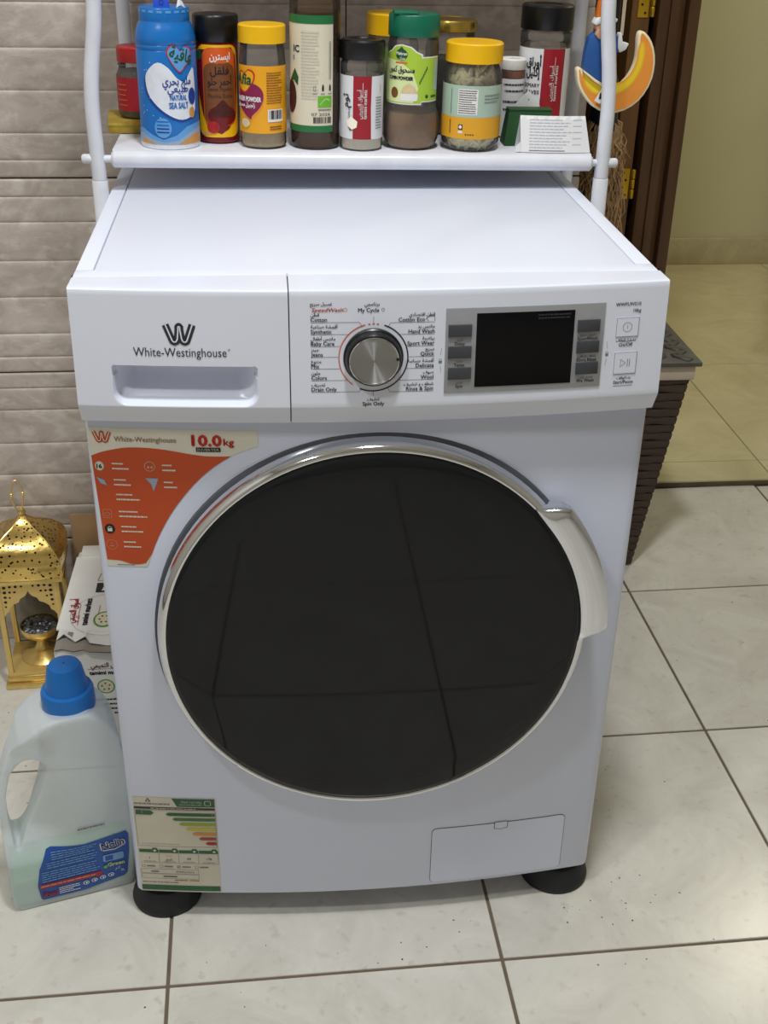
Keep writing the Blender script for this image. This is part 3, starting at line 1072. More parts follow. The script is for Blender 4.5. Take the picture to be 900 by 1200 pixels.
# round door
DX, DZ, DR = 0.0035, 0.4545, 0.2335
dr = build('door_gap_shade', MB().lathe([(0.2465, -0.012), (0.2465, 0.0215), (0.2440, 0.0235), (0.236, 0.0235)], 96, 'y', (DX, 0.0, DZ)), 'seam_dark', wm)  # dark ring painted in for the shadow line in the gap round the door
ring = MB().lathe([(0.2405, -0.004), (0.2432, 0.020), (0.2436, 0.028), (0.2420, 0.036), (0.2392, 0.0415), (0.2362, 0.0442), (0.2342, 0.0446), (0.2326, 0.0436), (0.2318, 0.041)], 128, 'y', (DX, 0.0, DZ))
ring_o = build('door_ring', ring, 'chrome', wm, ang=1.2)
prof = [(0.2325, 0.036), (0.2325, 0.0425), (0.2310, 0.0440), (0.226, 0.0452)] + [(0.226 * (1 - k / 8.0) + 0.0005, 0.0452 + 0.004 * (1 - (1 - k / 8.0) ** 2)) for k in range(1, 9)]
glass = build('door_glass', MB().lathe(prof, 128, 'y', (DX, 0, DZ)), 'dark_glass', wm, ang=0.9)

# chrome pull handle on the rim
hd = MB()
NA = 40
A0, A1 = math.radians(-3.0), math.radians(43.5)
sec = []
for k in range(NA + 1):
    t = k / NA
    a = A0 + (A1 - A0) * t
    e = min(ss(t / 0.10), ss((1 - t) / 0.14))
    ro = 0.2370 + 0.0275 * e
    ri = 0.2322
    yf = 0.0452 + 0.006 * e
    yk = 0.022
    pts = [(ri, yk), (ri, yf - 0.002), (ri + 0.0012, yf - 0.0006), (ri + 0.35 * (ro - ri), yf + 0.0004), (ro - 0.35 * (ro - ri), yf), (ro - 0.0025, yf - 0.0008), (ro - 0.0006, yf - 0.003), (ro, yf - 0.006), (ro, yf - 0.012), (ro - 0.002, yf - 0.016), (ro - 0.006, yk)]
    sec.append([(DX + r * math.cos(a), -y, DZ + r * math.sin(a)) for r, y in pts])
n = len(sec[0])
hd.add([p for s_ in sec for p in s_], [(i * n + j, i * n + (j + 1) % n, (i + 1) * n + (j + 1) % n, (i + 1) * n + j) for i in range(NA) for j in range(n)] + [tuple(range(n)), tuple(NA * n + j for j in range(n))])
build('door_handle', hd, 'chrome_satin', wm, ang=0.9)

# service hatch
pr = Print(S_body, base=0.0002)
pr.rrect(0.0812, 0.2580, 0.0500, 0.1440, 0.007, 'hatch_line', 0)
pr.build('hatch_gap', wm)
hp = Print(S_body, base=0.0007)
hp.rrect(0.0820, 0.2572, 0.0508, 0.1432, 0.0066, 'white_enamel', 0)
hatch = hp.build('service_hatch', wm)
ht = Print(S_body, base=0.0010)
ht.poly([(0.1625, 0.1448), (0.1805, 0.1448), (0.1805, 0.1345), (0.1715, 0.1325), (0.1625, 0.1345)], 'seam_dark', 0)
ht.poly([(0.1634, 0.1448), (0.1796, 0.1448), (0.1796, 0.1353), (0.1715, 0.1335), (0.1634, 0.1353)], 'white_enamel', 1)
ht.build('hatch_latch', hatch)

# feet
ft = MB().lathe([(0.001, 0), (0.0455, 0), (0.0465, 0.004), (0.0450, 0.010), (0.0420, 0.016), (0.0400, 0.030), (0.0380, 0.034), (0.0200, 0.036), (0.0190, 0.046), (0.001, 0.046)], 40).mesh('foot', 'black_rubber')
for x, y in ((-0.2640, 0.0385), (0.2630, 0.0385), (-0.255, 0.50), (0.255, 0.50)):
    f = link('foot', ft, wm, ang=0.6)
    f.location = (x, y, 0)

# orange brand sticker on the front
st = Print(S_body)
curve = [(-0.1205, 0.6860), (-0.150, 0.6740), (-0.182, 0.6490), (-0.211, 0.6130), (-0.232, 0.5750), (-0.246, 0.5380)]
curve = smooth_pts(curve)
st.poly([(-0.2965, 0.5385 + 0.1665), (-0.1205, 0.7040)] + curve + [(-0.2895, 0.5380)], 'sticker_cream', 0)
wave = [(-0.2945, 0.6720), (-0.284, 0.6765), (-0.273, 0.6795), (-0.260, 0.6822), (-0.246, 0.6830), (-0.228, 0.6822), (-0.211, 0.6800), (-0.193, 0.6768), (-0.176, 0.6745), (-0.160, 0.6742), (-0.149, 0.6745)]
low = [(-0.2475, 0.5430), (-0.255, 0.5410), (-0.263, 0.5412), (-0.270, 0.5435), (-0.276, 0.5452), (-0.2895, 0.5460)]
st.poly(smooth_pts(wave) + [p for p in curve if 0.545 < p[1] < 0.6730] + smooth_pts(low), 'sticker_orange', 1)
stk = st.build('brand_sticker', wm)
sp = Print(S_body)
w_logo(sp, -0.2905, -0.2725, 0.6885, 0.7005, 'sticker_orange', 'sticker_cream', 3)
sp.text('White-Westinghouse', -0.2690, 0.6895, 0.0085, 'print_pale', 3, width=0.0640, bold=0.0001)
sp.text('10.0', -0.1885, 0.6865, 0.0172, 'sticker_red', 3, width=0.0300, bold=0.0009)
sp.text('kg', -0.1560, 0.6870, 0.0110, 'sticker_red', 3, width=0.0105, bold=0.0003)
sp.rect(-0.1850, -0.1595, 0.6795, 0.6845, 'print_black', 3)
sp.text('INVERTER', -0.1722, 0.6806, 0.0040, 'sticker_cream', 4, align='c', width=0.0225, bold=0.00008)
sp.build('sticker_lettering', stk)
sp = Print(S_body)
sp.ellipse(-0.2870, 0.6605, 0.0050, 0.0058, 'print_pale', 3)
sp.ellipse(-0.2870, 0.6605, 0.0042, 0.0050, 'sticker_cream', 4)
sp.text('16', -0.2872, 0.6580, 0.0070, 'print_black', 5, align='c', bold=0.0003)
sp.build('sticker_icon', stk)
sp = Print(S_body)
sp.poly([(-0.2915, 0.6475), (-0.2835, 0.6440), (-0.2810, 0.6375), (-0.2875, 0.6400)], 'salt_grey', 3)
sp.build('sticker_icon', stk)
sp = Print(S_body)
sp.poly([(-0.2400, 0.6475), (-0.2265, 0.6475), (-0.2290, 0.6405), (-0.2325, 0.6320), (-0.2340, 0.6400)], 'salt_grey', 3)
sp.build('sticker_icon', stk)
sp = Print(S_body)
sp.arc(-0.2345, 0.6615, 0.0050, 0.0008, 0, 360, 'print_pale', 3)
sp.ellipse(-0.2360, 0.6605, 0.0013, 0.0016, 'print_pale', 3, 10)
sp.ellipse(-0.2325, 0.6605, 0.0013, 0.0016, 'print_pale', 3, 10)
sp.build('sticker_icon', stk)
sp = Print(S_body)
sp.line(rrect(-0.2885, -0.2795, 0.5985, 0.6085, 0.0012, 2) + [(-0.2795, 0.6073)], 0.0004, 'print_pale', 3)
sp.arc(-0.2840, 0.6030, 0.0022, 0.0004, 0, 360, 'print_pale', 3, 12)
sp.build('sticker_icon', stk)
sp = Print(S_body)
sp.ellipse(-0.2830, 0.5850, 0.0056, 0.0060, 'print_black', 3)
sp.rect(-0.2855, -0.2805, 0.5820, 0.5858, 'sticker_cream', 4)
sp.arc(-0.2830, 0.5860, 0.0016, 0.0006, 0, 180, 'sticker_cream', 4, 10)
sp.build('sticker_icon', stk)
sp = Print(S_body)
sp.arc(-0.2825, 0.5655, 0.0056, 0.0004, 0, 360, 'print_pale', 3)
sp.line([(-0.2825, 0.5655), (-0.2825, 0.5685)], 0.0006, 'print_pale', 3)
sp.rect(-0.2850, -0.2800, 0.5632, 0.5640, 'print_pale', 3)
sp.build('sticker_icon', stk)
sp = Print(S_body)
rows = [(-0.2740, 0.6605, 0.018), (-0.2735, 0.6415, 0.018), (-0.2725, 0.6240, 0.026), (-0.2715, 0.6035, 0.030), (-0.2705, 0.5850, 0.024),
        (-0.2695, 0.5660, 0.019), (-0.2215, 0.6600, 0.015), (-0.2210, 0.6400, 0.014)]
for k, (u, v, w) in enumerate(rows):
    sp.lines_of_text(u, u + w * 0.72, v + 0.0012, v + 0.0052, 1, 'sticker_cream', 3, 20 + k, 0.42)
    sp.lines_of_text(u, u + w, v - 0.0045, v - 0.0008, 1, 'sticker_cream', 3, 40 + k, 0.5)
    sp.build('sticker_caption', stk)
    sp = Print(S_body)
sp.rect(-0.2790, -0.2600, 0.5398, 0.5404, 'print_dark', 3)
sp.build('sticker_footer', stk)

# energy label low on the front
en = Print(S_body)
en.rrect(-0.2915, -0.1890, 0.0475, 0.2060, 0.002, 'label_paper', 0)
eno = en.build('energy_label', wm)
e = Print(S_body)
e.poly([(-0.2430, 0.2050), (-0.1905, 0.2050), (-0.1905, 0.1920), (-0.2370, 0.1920)], 'grade_green', 2)
e.rrect(-0.2030, -0.1950, 0.1945, 0.2025, 0.002, 'label_paper', 3)
e.rrect(-0.2022, -0.1958, 0.1953, 0.2017, 0.0015, 'grade_green', 4)
e.text('بطاقة كفاءة الطاقة', -0.2060, 0.1985, 0.0046, 'label_paper', 3, align='r', ar=True, width=0.026)
e.text('ENERGY EFFICIENCY LABEL', -0.2060, 0.1945, 0.0030, 'label_paper', 3, align='r', width=0.028)
e.poly([(-0.2760, 0.1990), (-0.2690, 0.1990), (-0.2725, 0.2050)], 'print_dark', 2)
e.poly([(-0.2742, 0.2000), (-0.2708, 0.2000), (-0.2725, 0.2030)], 'label_paper', 3)
e.lines_of_text(-0.2900, -0.2450, 0.1935, 0.1975, 1, 'print_grey', 2, 3)
e.rect(-0.2905, -0.1905, 0.1870, 0.1905, 'print_dark', 2)
e.lines_of_text(-0.2700, -0.2120, 0.1877, 0.1898, 1, 'label_paper', 3, 9)
fr = [(-0.2900, 0.1255), (-0.1905, 0.1255), (-0.1905, 0.1855), (-0.2900, 0.1855), (-0.2900, 0.1255)]
e.line(fr, 0.0004, 'print_grey', 2)
e.poly([(-0.2890, 0.1775), (-0.2700, 0.1775), (-0.2665, 0.1810), (-0.2700, 0.1845), (-0.2890, 0.1845)], 'grade_green', 3)
e.text('أ', -0.2815, 0.1795, 0.005, 'label_paper', 4, ar=True)
for k, c in enumerate(('grade_green', 'grade_leaf', 'grade_lime', 'grade_yellow', 'grade_amber', 'grade_brick', 'grade_red')):
    zt = 0.1818 - 0.0079 * k
    u0 = -0.2520 + 0.0078 * k
    e.poly([(u0, zt - 0.0025), (u0 + 0.0035, zt), (-0.1912, zt), (-0.1912, zt - 0.005), (u0 + 0.0035, zt - 0.005)], c, 3)
    e.text('أبجدهوز'[k], -0.1940, zt - 0.0042, 0.004, 'label_paper', 4, ar=True, align='c')
e.lines_of_text(-0.2850, -0.2350, 0.1290, 0.1300, 1, 'print_grey', 3, 5)
for k in range(4):
    u0 = -0.2895 + 0.0250 * k
    e.rect(u0, u0 + 0.0243, 0.1145, 0.1195, 'grade_green', 3)
    e.rrect(u0 + 0.0165, u0 + 0.0228, 0.1150, 0.1220, 0.0010, 'grade_green', 3)
    e.ellipse(u0 + 0.0196, 0.1180, 0.0018, 0.0018, 'label_paper', 4, 10)
    e.line([(u0, 0.0970), (u0 + 0.0243, 0.0970), (u0 + 0.0243, 0.1145)], 0.0004, 'print_grey', 3)
    e.text(('1', '-----', '60', '178')[k], u0 + 0.0122, 0.1035 if k != 1 else 0.1080, 0.0052, 'print_dark' if k != 1 else 'grade_red', 3, align='c')
    e.rect(u0 + 0.004, u0 + 0.020, 0.0988, 0.0994, 'print_grey', 3)
e.text('كجم', -0.2524, 0.1015, 0.0052, 'print_dark', 3, align='c', ar=True)
for k in range(4):
    u0 = -0.2880 + 0.0225 * k
    e.line([(u0, 0.0890), (u0 + 0.004, 0.0890), (u0 + 0.004, 0.0930), (u0, 0.0930), (u0, 0.0890)], 0.0004, 'print_grey', 3)
    e.rect(u0 + 0.006, u0 + 0.017, 0.0900, 0.0918, 'print_grey', 3)
e.line([(-0.2432, 0.0912), (-0.2420, 0.0895), (-0.2395, 0.0935)], 0.0006, 'print_dark', 4)
for z0, z1 in ((0.0785, 0.0860), (0.0700, 0.0775)):
    e.line([(-0.2895, z0), (-0.2165, z0), (-0.2165, z1), (-0.2895, z1), (-0.2895, z0)], 0.0004, 'print_grey', 3)
e.text('WWFL9VS10', -0.2340, 0.0805, 0.0042, 'print_dark', 3, align='c')
e.rect(-0.2770, -0.2670, 0.0808, 0.0828, 'print_grey', 3)
e.rect(-0.2620, -0.2440, 0.0728, 0.0742, 'print_dark', 3)
e.rect(-0.2480, -0.2310, 0.0668, 0.0678, 'grade_red', 3)
e.rect(-0.2290, -0.2165, 0.0668, 0.0678, 'grade_red', 3)
e.lines_of_text(-0.2890, -0.2420, 0.0618, 0.0645, 1, 'print_grey', 3, 8)
e.rect(-0.2905, -0.1900, 0.0495, 0.0580, 'grade_green', 3)
e.lines_of_text(-0.2830, -0.1960, 0.0510, 0.0565, 2, 'grade_leaf', 4, 11)
e.build('energy_print', eno)

# ================================================================== STORAGE RACK
TILT = 0.0105
SY0, SY1 = 0.372, 0.602


def zs(x):
    return 0.9022 - TILT * x


rack = thing('storage_rack', 'white metal tube rack with thin shelf standing over the washing machine', 'rack', (0, 0.39, 0))


def rpart(name, mb, mt='white_rack', parent=None, **k):
    o = build(name, mb, mt, parent or rack, **k)
    if parent is None:
        o.location = (0, -0.39, 0)
    return o


def bez(pts, n=8):
    """rounded polyline"""
    pts = [Vector(p) for p in pts]
    out = [pts[0]]
    for a, b_, c in zip(pts[:-2], pts[1:-1], pts[2:]):
        p0, p2 = b_.lerp(a, 0.35), b_.lerp(c, 0.35)
        for k in range(n + 1):
            t = k / n
            out.append(p0.lerp(b_, t).lerp(b_.lerp(p2, t), t))
    out.append(pts[-1])
    return out


PR = 0.0092
front = [(-0.3115, -0.2965, -0.268), (0.3300, 0.3155, 0.290)]
for xl, xm, xt in front:
    rpart('pole', MB().tube(bez([(xl, 0.39, 0.868), (xl - (0.0015 if xl < 0 else -0.0005), 0.39, 0.972), (xm, 0.39, 1.078), (xm, 0.39, 1.40)]), PR, 16))
    rpart('pole_sleeve', MB().tube([(xl, 0.39, 0.012), (xl, 0.39, 0.8665), (xl, 0.39, 0.8675)], [PR + 0.0008, PR + 0.0008, PR], 16))
    rpart('foot_cap', MB().lathe([(0.001, 0), (0.012, 0), (0.012, 0.022), (0.0102, 0.024)], 16, c=(xl, 0.39, 0)), 'black_plastic')
    s = -1 if xl < 0 else 1
    zb = zs(xl) - 0.0125
    rpart('bolt', MB().tube([(xl + s * 0.007, 0.390, zb), (xl + s * 0.0175, 0.390, zb), (xl + s * 0.0195, 0.390, zb)], [0.0062, 0.0062, 0.0045], 14))
    rpart('spacer', MB().tube([(xl - s * 0.006, 0.390, zb), (xl - s * 0.021, 0.390, zb)], 0.0048, 12))
for x in (-0.2905, 0.3425):
    rpart('pole', MB().tube([(x, 0.62, 0.012), (x, 0.62, 1.40)], PR, 16))
    rpart('foot_cap', MB().lathe([(0.001, 0), (0.012, 0), (0.012, 0.022), (0.0102, 0.024)], 16, c=(x, 0.62, 0)), 'black_plastic')
    s = -1 if x < 0 else 1
    rpart('side_bar', MB().tube([(front[0][1] if x < 0 else front[1][1], 0.39, 1.20), (x, 0.62, 1.20)], 0.006, 10))


def shelf_mesh(x0, x1):
    mb = MB()
    mb.box(x0 + 0.003, x1 - 0.003, SY0 + 0.008, SY1 - 0.004, -0.0016, 0.0, 0.0004)
    # rolled front edge with rounded ends, folded sides and rear
    path = [(x0 + 0.0010, SY0 + 0.0108, -0.0108), (x0 + 0.004, SY0 + 0.0108, -0.0108), (x1 - 0.004, SY0 + 0.0108, -0.0108), (x1 - 0.0010, SY0 + 0.0108, -0.0108)]
    mb.tube(path, [0.0075, 0.0106, 0.0106, 0.0075], 18)
    mb.box(x0 + 0.002, x1 - 0.002, SY1 - 0.006, SY1 - 0.002, -0.020, 0.0, 0.001)
    for x in (x0 + 0.002, x1 - 0.005):
        mb.box(x, x + 0.003, SY0 + 0.012, SY1 - 0.004, -0.016, 0.0, 0.0008)
    return mb


sh = rpart('shelf', shelf_mesh(-0.2945, 0.3150))
sh.location = (0, -0.39, 0.9022)
sh.rotation_euler = (0, TILT, 0)
us = rpart('shelf', shelf_mesh(-0.285, 0.305))  # unseen upper shelf, added to fill out the rack and shade the wall
us.location = (0, -0.39, 1.30)


# ================================================================== JARS AND BOTTLES ON THE SHELF
def jar(name, label, cat, x, y, rz=0.0, group='jars and bottles on the rack shelf', lift=0.0):
    return thing(name, label, cat, (x, y, zs(x) + 0.0006 + lift), rz, group, TILT)


def knurled_lid(r, z0, h, n=56, amp=0.0006, top=0.0015):
    """screw lid with fine ribs round its side"""
    vs_, fs = [], []
    m = n * 2
    for rr, z in ((r, z0), (r, z0 + h - top), (r - top, z0 + h)):
        for k in range(m):
            a = 2 * math.pi * k / m
            q = rr - (amp if k % 2 else 0)
            vs_.append((q * math.cos(a), q * math.sin(a), z))
    for i in range(2):
        for k in range(m):
            k2 = (k + 1) % m
            fs.append((i * m + k, i * m + k2, (i + 1) * m + k2, (i + 1) * m + k))
    fs.append([2 * m + k for k in range(m)])
    fs.append([k for k in range(m)][::-1])
    return MB().add(vs_, fs)


def label_band(r, v0, v1, a0, a1, mt, parent, name='label', th=0.0003):
    mb = MB()
    n = 40
    vs_, fs = [], []
    for k in range(n + 1):
        a = a0 + (a1 - a0) * k / n
        for z in (v0, v1):
            vs_.append(((r + th) * math.sin(a), -(r + th) * math.cos(a), z))
    for k in range(n):
        fs.append((2 * k, 2 * k + 2, 2 * k + 3, 2 * k + 1))
    return build(name, mb.add(vs_, fs), mt, parent)


# ---- sea salt
R = 0.0364
t = jar('salt_bottle', 'blue plastic bottle with a white heap printed and NATURAL SEA SALT lettering', 'bottle', -0.2225, 0.4200)
build('body', MB().lathe([(0.001, 0.0), (R - 0.003, 0), (R - 0.0005, 0.002), (R, 0.005), (R, 0.113), (R - 0.0008, 0.1145), (R, 0.116), (R, 0.119), (R - 0.0008, 0.1205), (R, 0.122), (R, 0.128), (R - 0.0015, 0.134), (R - 0.0035, 0.141), (R - 0.0062, 0.145), (R - 0.0066, 0.148), (0.001, 0.148)], 56), 'salt_blue', t)
build('lid', MB().lathe([(0.0300, 0.1465), (0.0303, 0.1475), (0.0303, 0.1595), (0.0293, 0.1612), (0.001, 0.1612)], 56), 'salt_blue', t)
pr = Print(cyl(R), 0.006)
pr.rect(-0.060, 0.060, 0.0, 0.0065, 'salt_white', 0)
pr.poly([(-0.06, 0.006), (-0.06, 0.022), (-0.035, 0.024), (-0.020, 0.017), (-0.006, 0.012), (0.010, 0.017), (0.024, 0.027), (0.040, 0.030), (0.06, 0.030), (0.06, 0.006)], 'salt_pale', 1)
pr.poly([(-0.06, 0.006), (-0.06, 0.016), (-0.036, 0.018), (-0.022, 0.012), (-0.004, 0.0085), (0.012, 0.011), (0.028, 0.020), (0.044, 0.024), (0.06, 0.022), (0.06, 0.006)], 'salt_grey', 2)
pr.poly([(-0.042, 0.006), (-0.034, 0.012), (-0.024, 0.009), (-0.016, 0.006)], 'salt_tan', 3)
pr.poly([(0.012, 0.006), (0.024, 0.012), (0.036, 0.017), (0.05, 0.016), (0.05, 0.006)], 'salt_tan', 3)
heap = [(-0.020, 0.094), (-0.026, 0.084), (-0.024, 0.068), (-0.016, 0.056), (-0.002, 0.044), (0.014, 0.036), (0.028, 0.037), (0.040, 0.046), (0.040, 0.092), (0.032, 0.090), (0.024, 0.080), (0.014, 0.084), (0.004, 0.096), (-0.008, 0.102)]
heap = loop_pts(heap)
pr.poly([(u * 1.06 - 0.001, v - 0.003) for u, v in heap], 'salt_deep', 1)
pr.poly(heap, 'salt_white', 2)
hx, hy = 0.017, 0.108
heart = [(hx, hy - 0.018), (hx - 0.012, hy - 0.002), (hx - 0.014, hy + 0.008), (hx - 0.008, hy + 0.014), (hx - 0.001, hy + 0.011), (hx + 0.003, hy + 0.007), (hx + 0.009, hy + 0.012), (hx + 0.018, hy + 0.009), (hx + 0.017, hy - 0.002), (hx + 0.008, hy - 0.012)]
heart = loop_pts(heart)
pr.poly(heart, 'sticker_red', 3)
pr.poly([(hx + (a - hx) * 0.9, hy + (c - hy) * 0.9) for a, c in heart], 'salt_pale', 4)
pr.text('عافية', hx + 0.003, hy - 0.004, 0.019, 'mehran_green', 5, align='c', ar=True, width=0.030, rot=-0.25, bold=0.0005)
pr.text('ملح بحري', 0.0145, 0.0765, 0.0130, 'salt_deep', 5, align='c', ar=True, width=0.036, bold=0.0002)
pr.text('طبيعي', 0.0150, 0.0680, 0.0120, 'salt_deep', 5, align='c', ar=True, width=0.026, bold=0.0002)
pr.text('NATURAL', 0.0150, 0.0585, 0.0088, 'salt_blue', 5, align='c', width=0.0205, bold=0.0002)
pr.text('SEA SALT', 0.0150, 0.0490, 0.0100, 'salt_blue', 5, align='c', width=0.0240, bold=0.0003)
pr.ellipse(-0.006, 0.026, 0.0105, 0.0120, 'salt_pale', 3, 24)
for k in range(4):
    pr.rect(-0.0135, 0.0015, 0.0325 - 0.0042 * k, 0.0342 - 0.0042 * k, ('salt_blue', 'salt_blue', 'salt_deep', 'salt_deep')[k], 4)
pr.ellipse(0.034, 0.062, 0.006, 0.010, 'salt_deep', 5, 16)
pr.ellipse(0.033, 0.043, 0.0045, 0.0065, 'salt_tan', 5, 16)
for k in range(14):
    pr.ellipse(rnd.uniform(-0.035, -0.008), rnd.uniform(0.035, 0.105), 0.0006, 0.0006, 'salt_white', 3, 6)
pr.build('label_print', t)
pl_ = Print(cyl(0.0303), 0.006)
for k in range(8):
    pl_.rect(-0.038 + 0.0105 * k, -0.0315 + 0.0105 * k, 0.1562, 0.1588, 'salt_pale', 0)
pl_.build('lid_print', t)
tb = build('pull_tab', MB().prism([(-0.0105, 0.158), (0.0085, 0.158), (0.0060, 0.180), (-0.0125, 0.180)], -0.0125, -0.0115, 'y', 0.0003), 'tag_blue', t)
ptb = Print(lambda u, v, off: (u, -0.0125 - off, v))
ptb.arc(-0.0015, 0.1665, 0.0022, 0.0007, 0, 360, 'salt_deep', 1, 14)
ptb.build('tab_print', tb)
build('torn_seal', MB().add([(0.016, -0.014, 0.161), (0.021, -0.012, 0.164), (0.0185, -0.010, 0.172), (0.0235, -0.013, 0.168), (0.027, -0.014, 0.161)], [(0, 1, 2), (1, 3, 2), (1, 4, 3)]), 'paper_white', t, smooth=False)

# ---- paprika
R = 0.0272
t = jar('paprika_jar', 'dark red jar with black lid and sweet paprika label', 'jar', -0.1625, 0.4490)
build('body', MB().lathe([(0.001, 0), (R - 0.003, 0), (R, 0.003), (R, 0.118), (R - 0.001, 0.121), (R, 0.122), (0.001, 0.122)], 48), 'paprika_red', t)
build('lid', MB().lathe([(R + 0.0006, 0.121), (R + 0.0012, 0.122), (R + 0.0010, 0.149), (R - 0.0005, 0.1512), (0.001, 0.1512)], 48), 'lid_black', t)
pr = Print(cyl(R), 0.005)
pr.rrect(-0.027, 0.030, 0.008, 0.118, 0.012, 'jar_yellow', 0)
pr.poly([(-0.024, 0.112), (-0.028, 0.09), (-0.026, 0.06), (-0.020, 0.035), (-0.012, 0.018), (0.004, 0.012), (0.014, 0.018), (0.026, 0.036), (0.0285, 0.07), (0.027, 0.105), (0.02, 0.115)], 'paprika_red', 1)
pr.rrect(-0.018, 0.025, 0.022, 0.115, 0.011, 'paprika_orange', 2)
pr.rrect(-0.0165, 0.0235, 0.024, 0.097, 0.010, 'paprika_brown', 3)
pr.text('ايسترن', 0.005, 0.101, 0.012, 'print_white', 4, align='c', ar=True, width=0.025, bold=0.0003)
pr.ellipse(-0.022, 0.106, 0.0042, 0.0060, 'mehran_green', 4, 14)
pr.text('فلفل', 0.004, 0.0840, 0.013, 'print_black', 4, align='c', ar=True, width=0.023, bold=0.0003)
pr.text('أحمر حلو', 0.004, 0.0715, 0.012, 'print_black', 4, align='c', ar=True, width=0.030, bold=0.0002)
pr.text('Sweet Paprika', 0.004, 0.0640, 0.0070, 'print_black', 4, align='c', width=0.030)
pr.text('Paprika Dulce', 0.004, 0.0560, 0.0070, 'print_black', 4, align='c', width=0.030)
pr.ellipse(0.006, 0.0345, 0.0185, 0.0125, 'paprika_red', 4, 24)
pr.poly(loop_pts([(-0.011, 0.036), (-0.004, 0.043), (0.003, 0.051), (0.007, 0.0535), (0.011, 0.050), (0.017, 0.042), (0.023, 0.036), (0.016, 0.0335), (0.006, 0.0325), (-0.004, 0.0335)]), 'paprika_dark', 5)
pr.ellipse(-0.006, 0.0205, 0.008, 0.0075, 'lid_red', 6, 12)
pr.ellipse(-0.002, 0.0215, 0.003, 0.004, 'crimson', 7, 10)
pr.lines_of_text(-0.022, -0.008, 0.010, 0.015, 1, 'print_pale', 4, 3)
pr.build('label', t)

# ---- ginger
R = 0.0288
t = jar('ginger_jar', 'clear jar with orange-yellow lid and amber ginger powder label, powder low inside', 'jar', -0.1055, 0.4195)
build('contents', MB().lathe([(0.001, 0.002), (R - 0.003, 0.002), (R - 0.0018, 0.005), (R - 0.0018, 0.046), (0.001, 0.050)], 40), 'ginger_powder', t)
build('body', MB().lathe([(0.001, 0), (R - 0.003, 0), (R, 0.0035), (R, 0.100), (R - 0.001, 0.112), (R - 0.0022, 0.120), (R - 0.0022, 0.128)], 48), 'clear_plastic', t)
build('lid', knurled_lid(R + 0.0004, 0.1235, 0.0205, 60, 0.0002), 'jar_yellow', t)
lb = label_band(R, 0.019, 0.0985, -1.9, 1.62, 'label_amber', t)
pr = Print(cyl(R), 0.005, 0.0006)
hx, hy = -0.0215, 0.082
big = [(hx + 0.004, 0.036), (-0.036, 0.052), (-0.036, 0.070), (-0.022, 0.074), (-0.012, 0.078), (-0.002, 0.072), (0.0005, 0.062), (-0.004, 0.050), (-0.014, 0.040)]
big, sm_ = loop_pts(big), None
pr.poly([(u + 0.001, v - 0.003) for u, v in big], 'moon_orange', 0)
pr.poly(big, 'label_plum', 1)
sm = [(-0.024, 0.066), (-0.035, 0.072), (-0.036, 0.088), (-0.030, 0.092), (-0.024, 0.090), (-0.018, 0.0945), (-0.011, 0.092), (-0.0095, 0.085), (-0.014, 0.076)]
sm = loop_pts(sm)
pr.poly(sm, 'sticker_red', 2)
pr.poly([(-0.022 + (u + 0.022) * 0.86, 0.081 + (v - 0.081) * 0.86) for u, v in sm], 'label_amber', 3)
pr.text('Afia', -0.0145, 0.0765, 0.018, 'mehran_green', 4, align='r', width=0.026, bold=0.0006, slant=0.15)
pr.text('GINGER POWDER', -0.0025, 0.0570, 0.0078, 'print_white', 4, align='r', width=0.038, bold=0.0003)
pr.text('زنجبيل مسحوق', -0.0100, 0.0505, 0.0075, 'print_white', 4, align='r', ar=True, width=0.030, bold=0.0002)
pr.ellipse(-0.024, 0.031, 0.007, 0.0055, 'ginger_powder', 4, 14)
pr.lines_of_text(0.0045, 0.0265, 0.054, 0.092, 13, 'paprika_brown', 2, 6, 0.38)
pr.rect(0.0055, 0.0265, 0.0330, 0.0480, 'print_white', 2)
for k in range(16):
    w = rnd.choice((0.0004, 0.0007, 0.0010))
    pr.rect(0.0072 + 0.00115 * k, 0.0072 + 0.00115 * k + w, 0.0362, 0.0468, 'print_black', 3)
pr.lines_of_text(0.008, 0.025, 0.0225, 0.0285, 2, 'paprika_brown', 2, 8)
pr.build('label_print', lb)

# ---- tall vinegar bottle
R = 0.0312
t = jar('vinegar_bottle', 'tall clear bottle of dark brown vinegar with cream and green label', 'bottle', -0.0402, 0.4205)
build('liquid', MB().lathe([(0.001, 0.003), (R - 0.004, 0.003), (R - 0.0022, 0.006), (R - 0.0022, 0.160), (0.001, 0.160)], 40), 'vinegar_liquid', t)
build('body', MB().lathe([(0.001, 0), (R - 0.003, 0), (R, 0.004), (R, 0.182), (R - 0.003, 0.196), (R - 0.012, 0.214), (0.0145, 0.226), (0.0140, 0.262), (0.0150, 0.264), (0.0150, 0.268), (0.001, 0.268)], 48), 'clear_amber', t)
build('cap', MB().lathe([(0.0158, 0.250), (0.0158, 0.276), (0.0148, 0.278), (0.001, 0.278)], 32), 'lid_black', t)
lb = label_band(R, 0.0215, 0.1570, -2.2, 0.72, 'oil_cream', t)
pr = Print(cyl(R), 0.005, 0.0006)
pr.rect(-0.060, 0.0222, 0.1475, 0.1570, 'vinegar_green', 0)
pr.rect(-0.060, 0.0222, 0.0215, 0.0295, 'vinegar_green', 0)
pr.text('IC', -0.0310, 0.1150, 0.0110, 'print_black', 1, bold=0.0003)
pr.text('E', -0.0320, 0.1060, 0.0070, 'print_black', 1)
pr.ellipse(-0.037, 0.062, 0.0105, 0.020, 'paprika_dark', 1, 18)
pr.poly([(-0.040, 0.080), (-0.029, 0.096), (-0.023, 0.086), (-0.024, 0.076), (-0.031, 0.082)], 'mehran_green', 1)
pr.lines_of_text(-0.019, 0.004, 0.060, 0.140, 22, 'label_paper', 1, 12, 0.40)
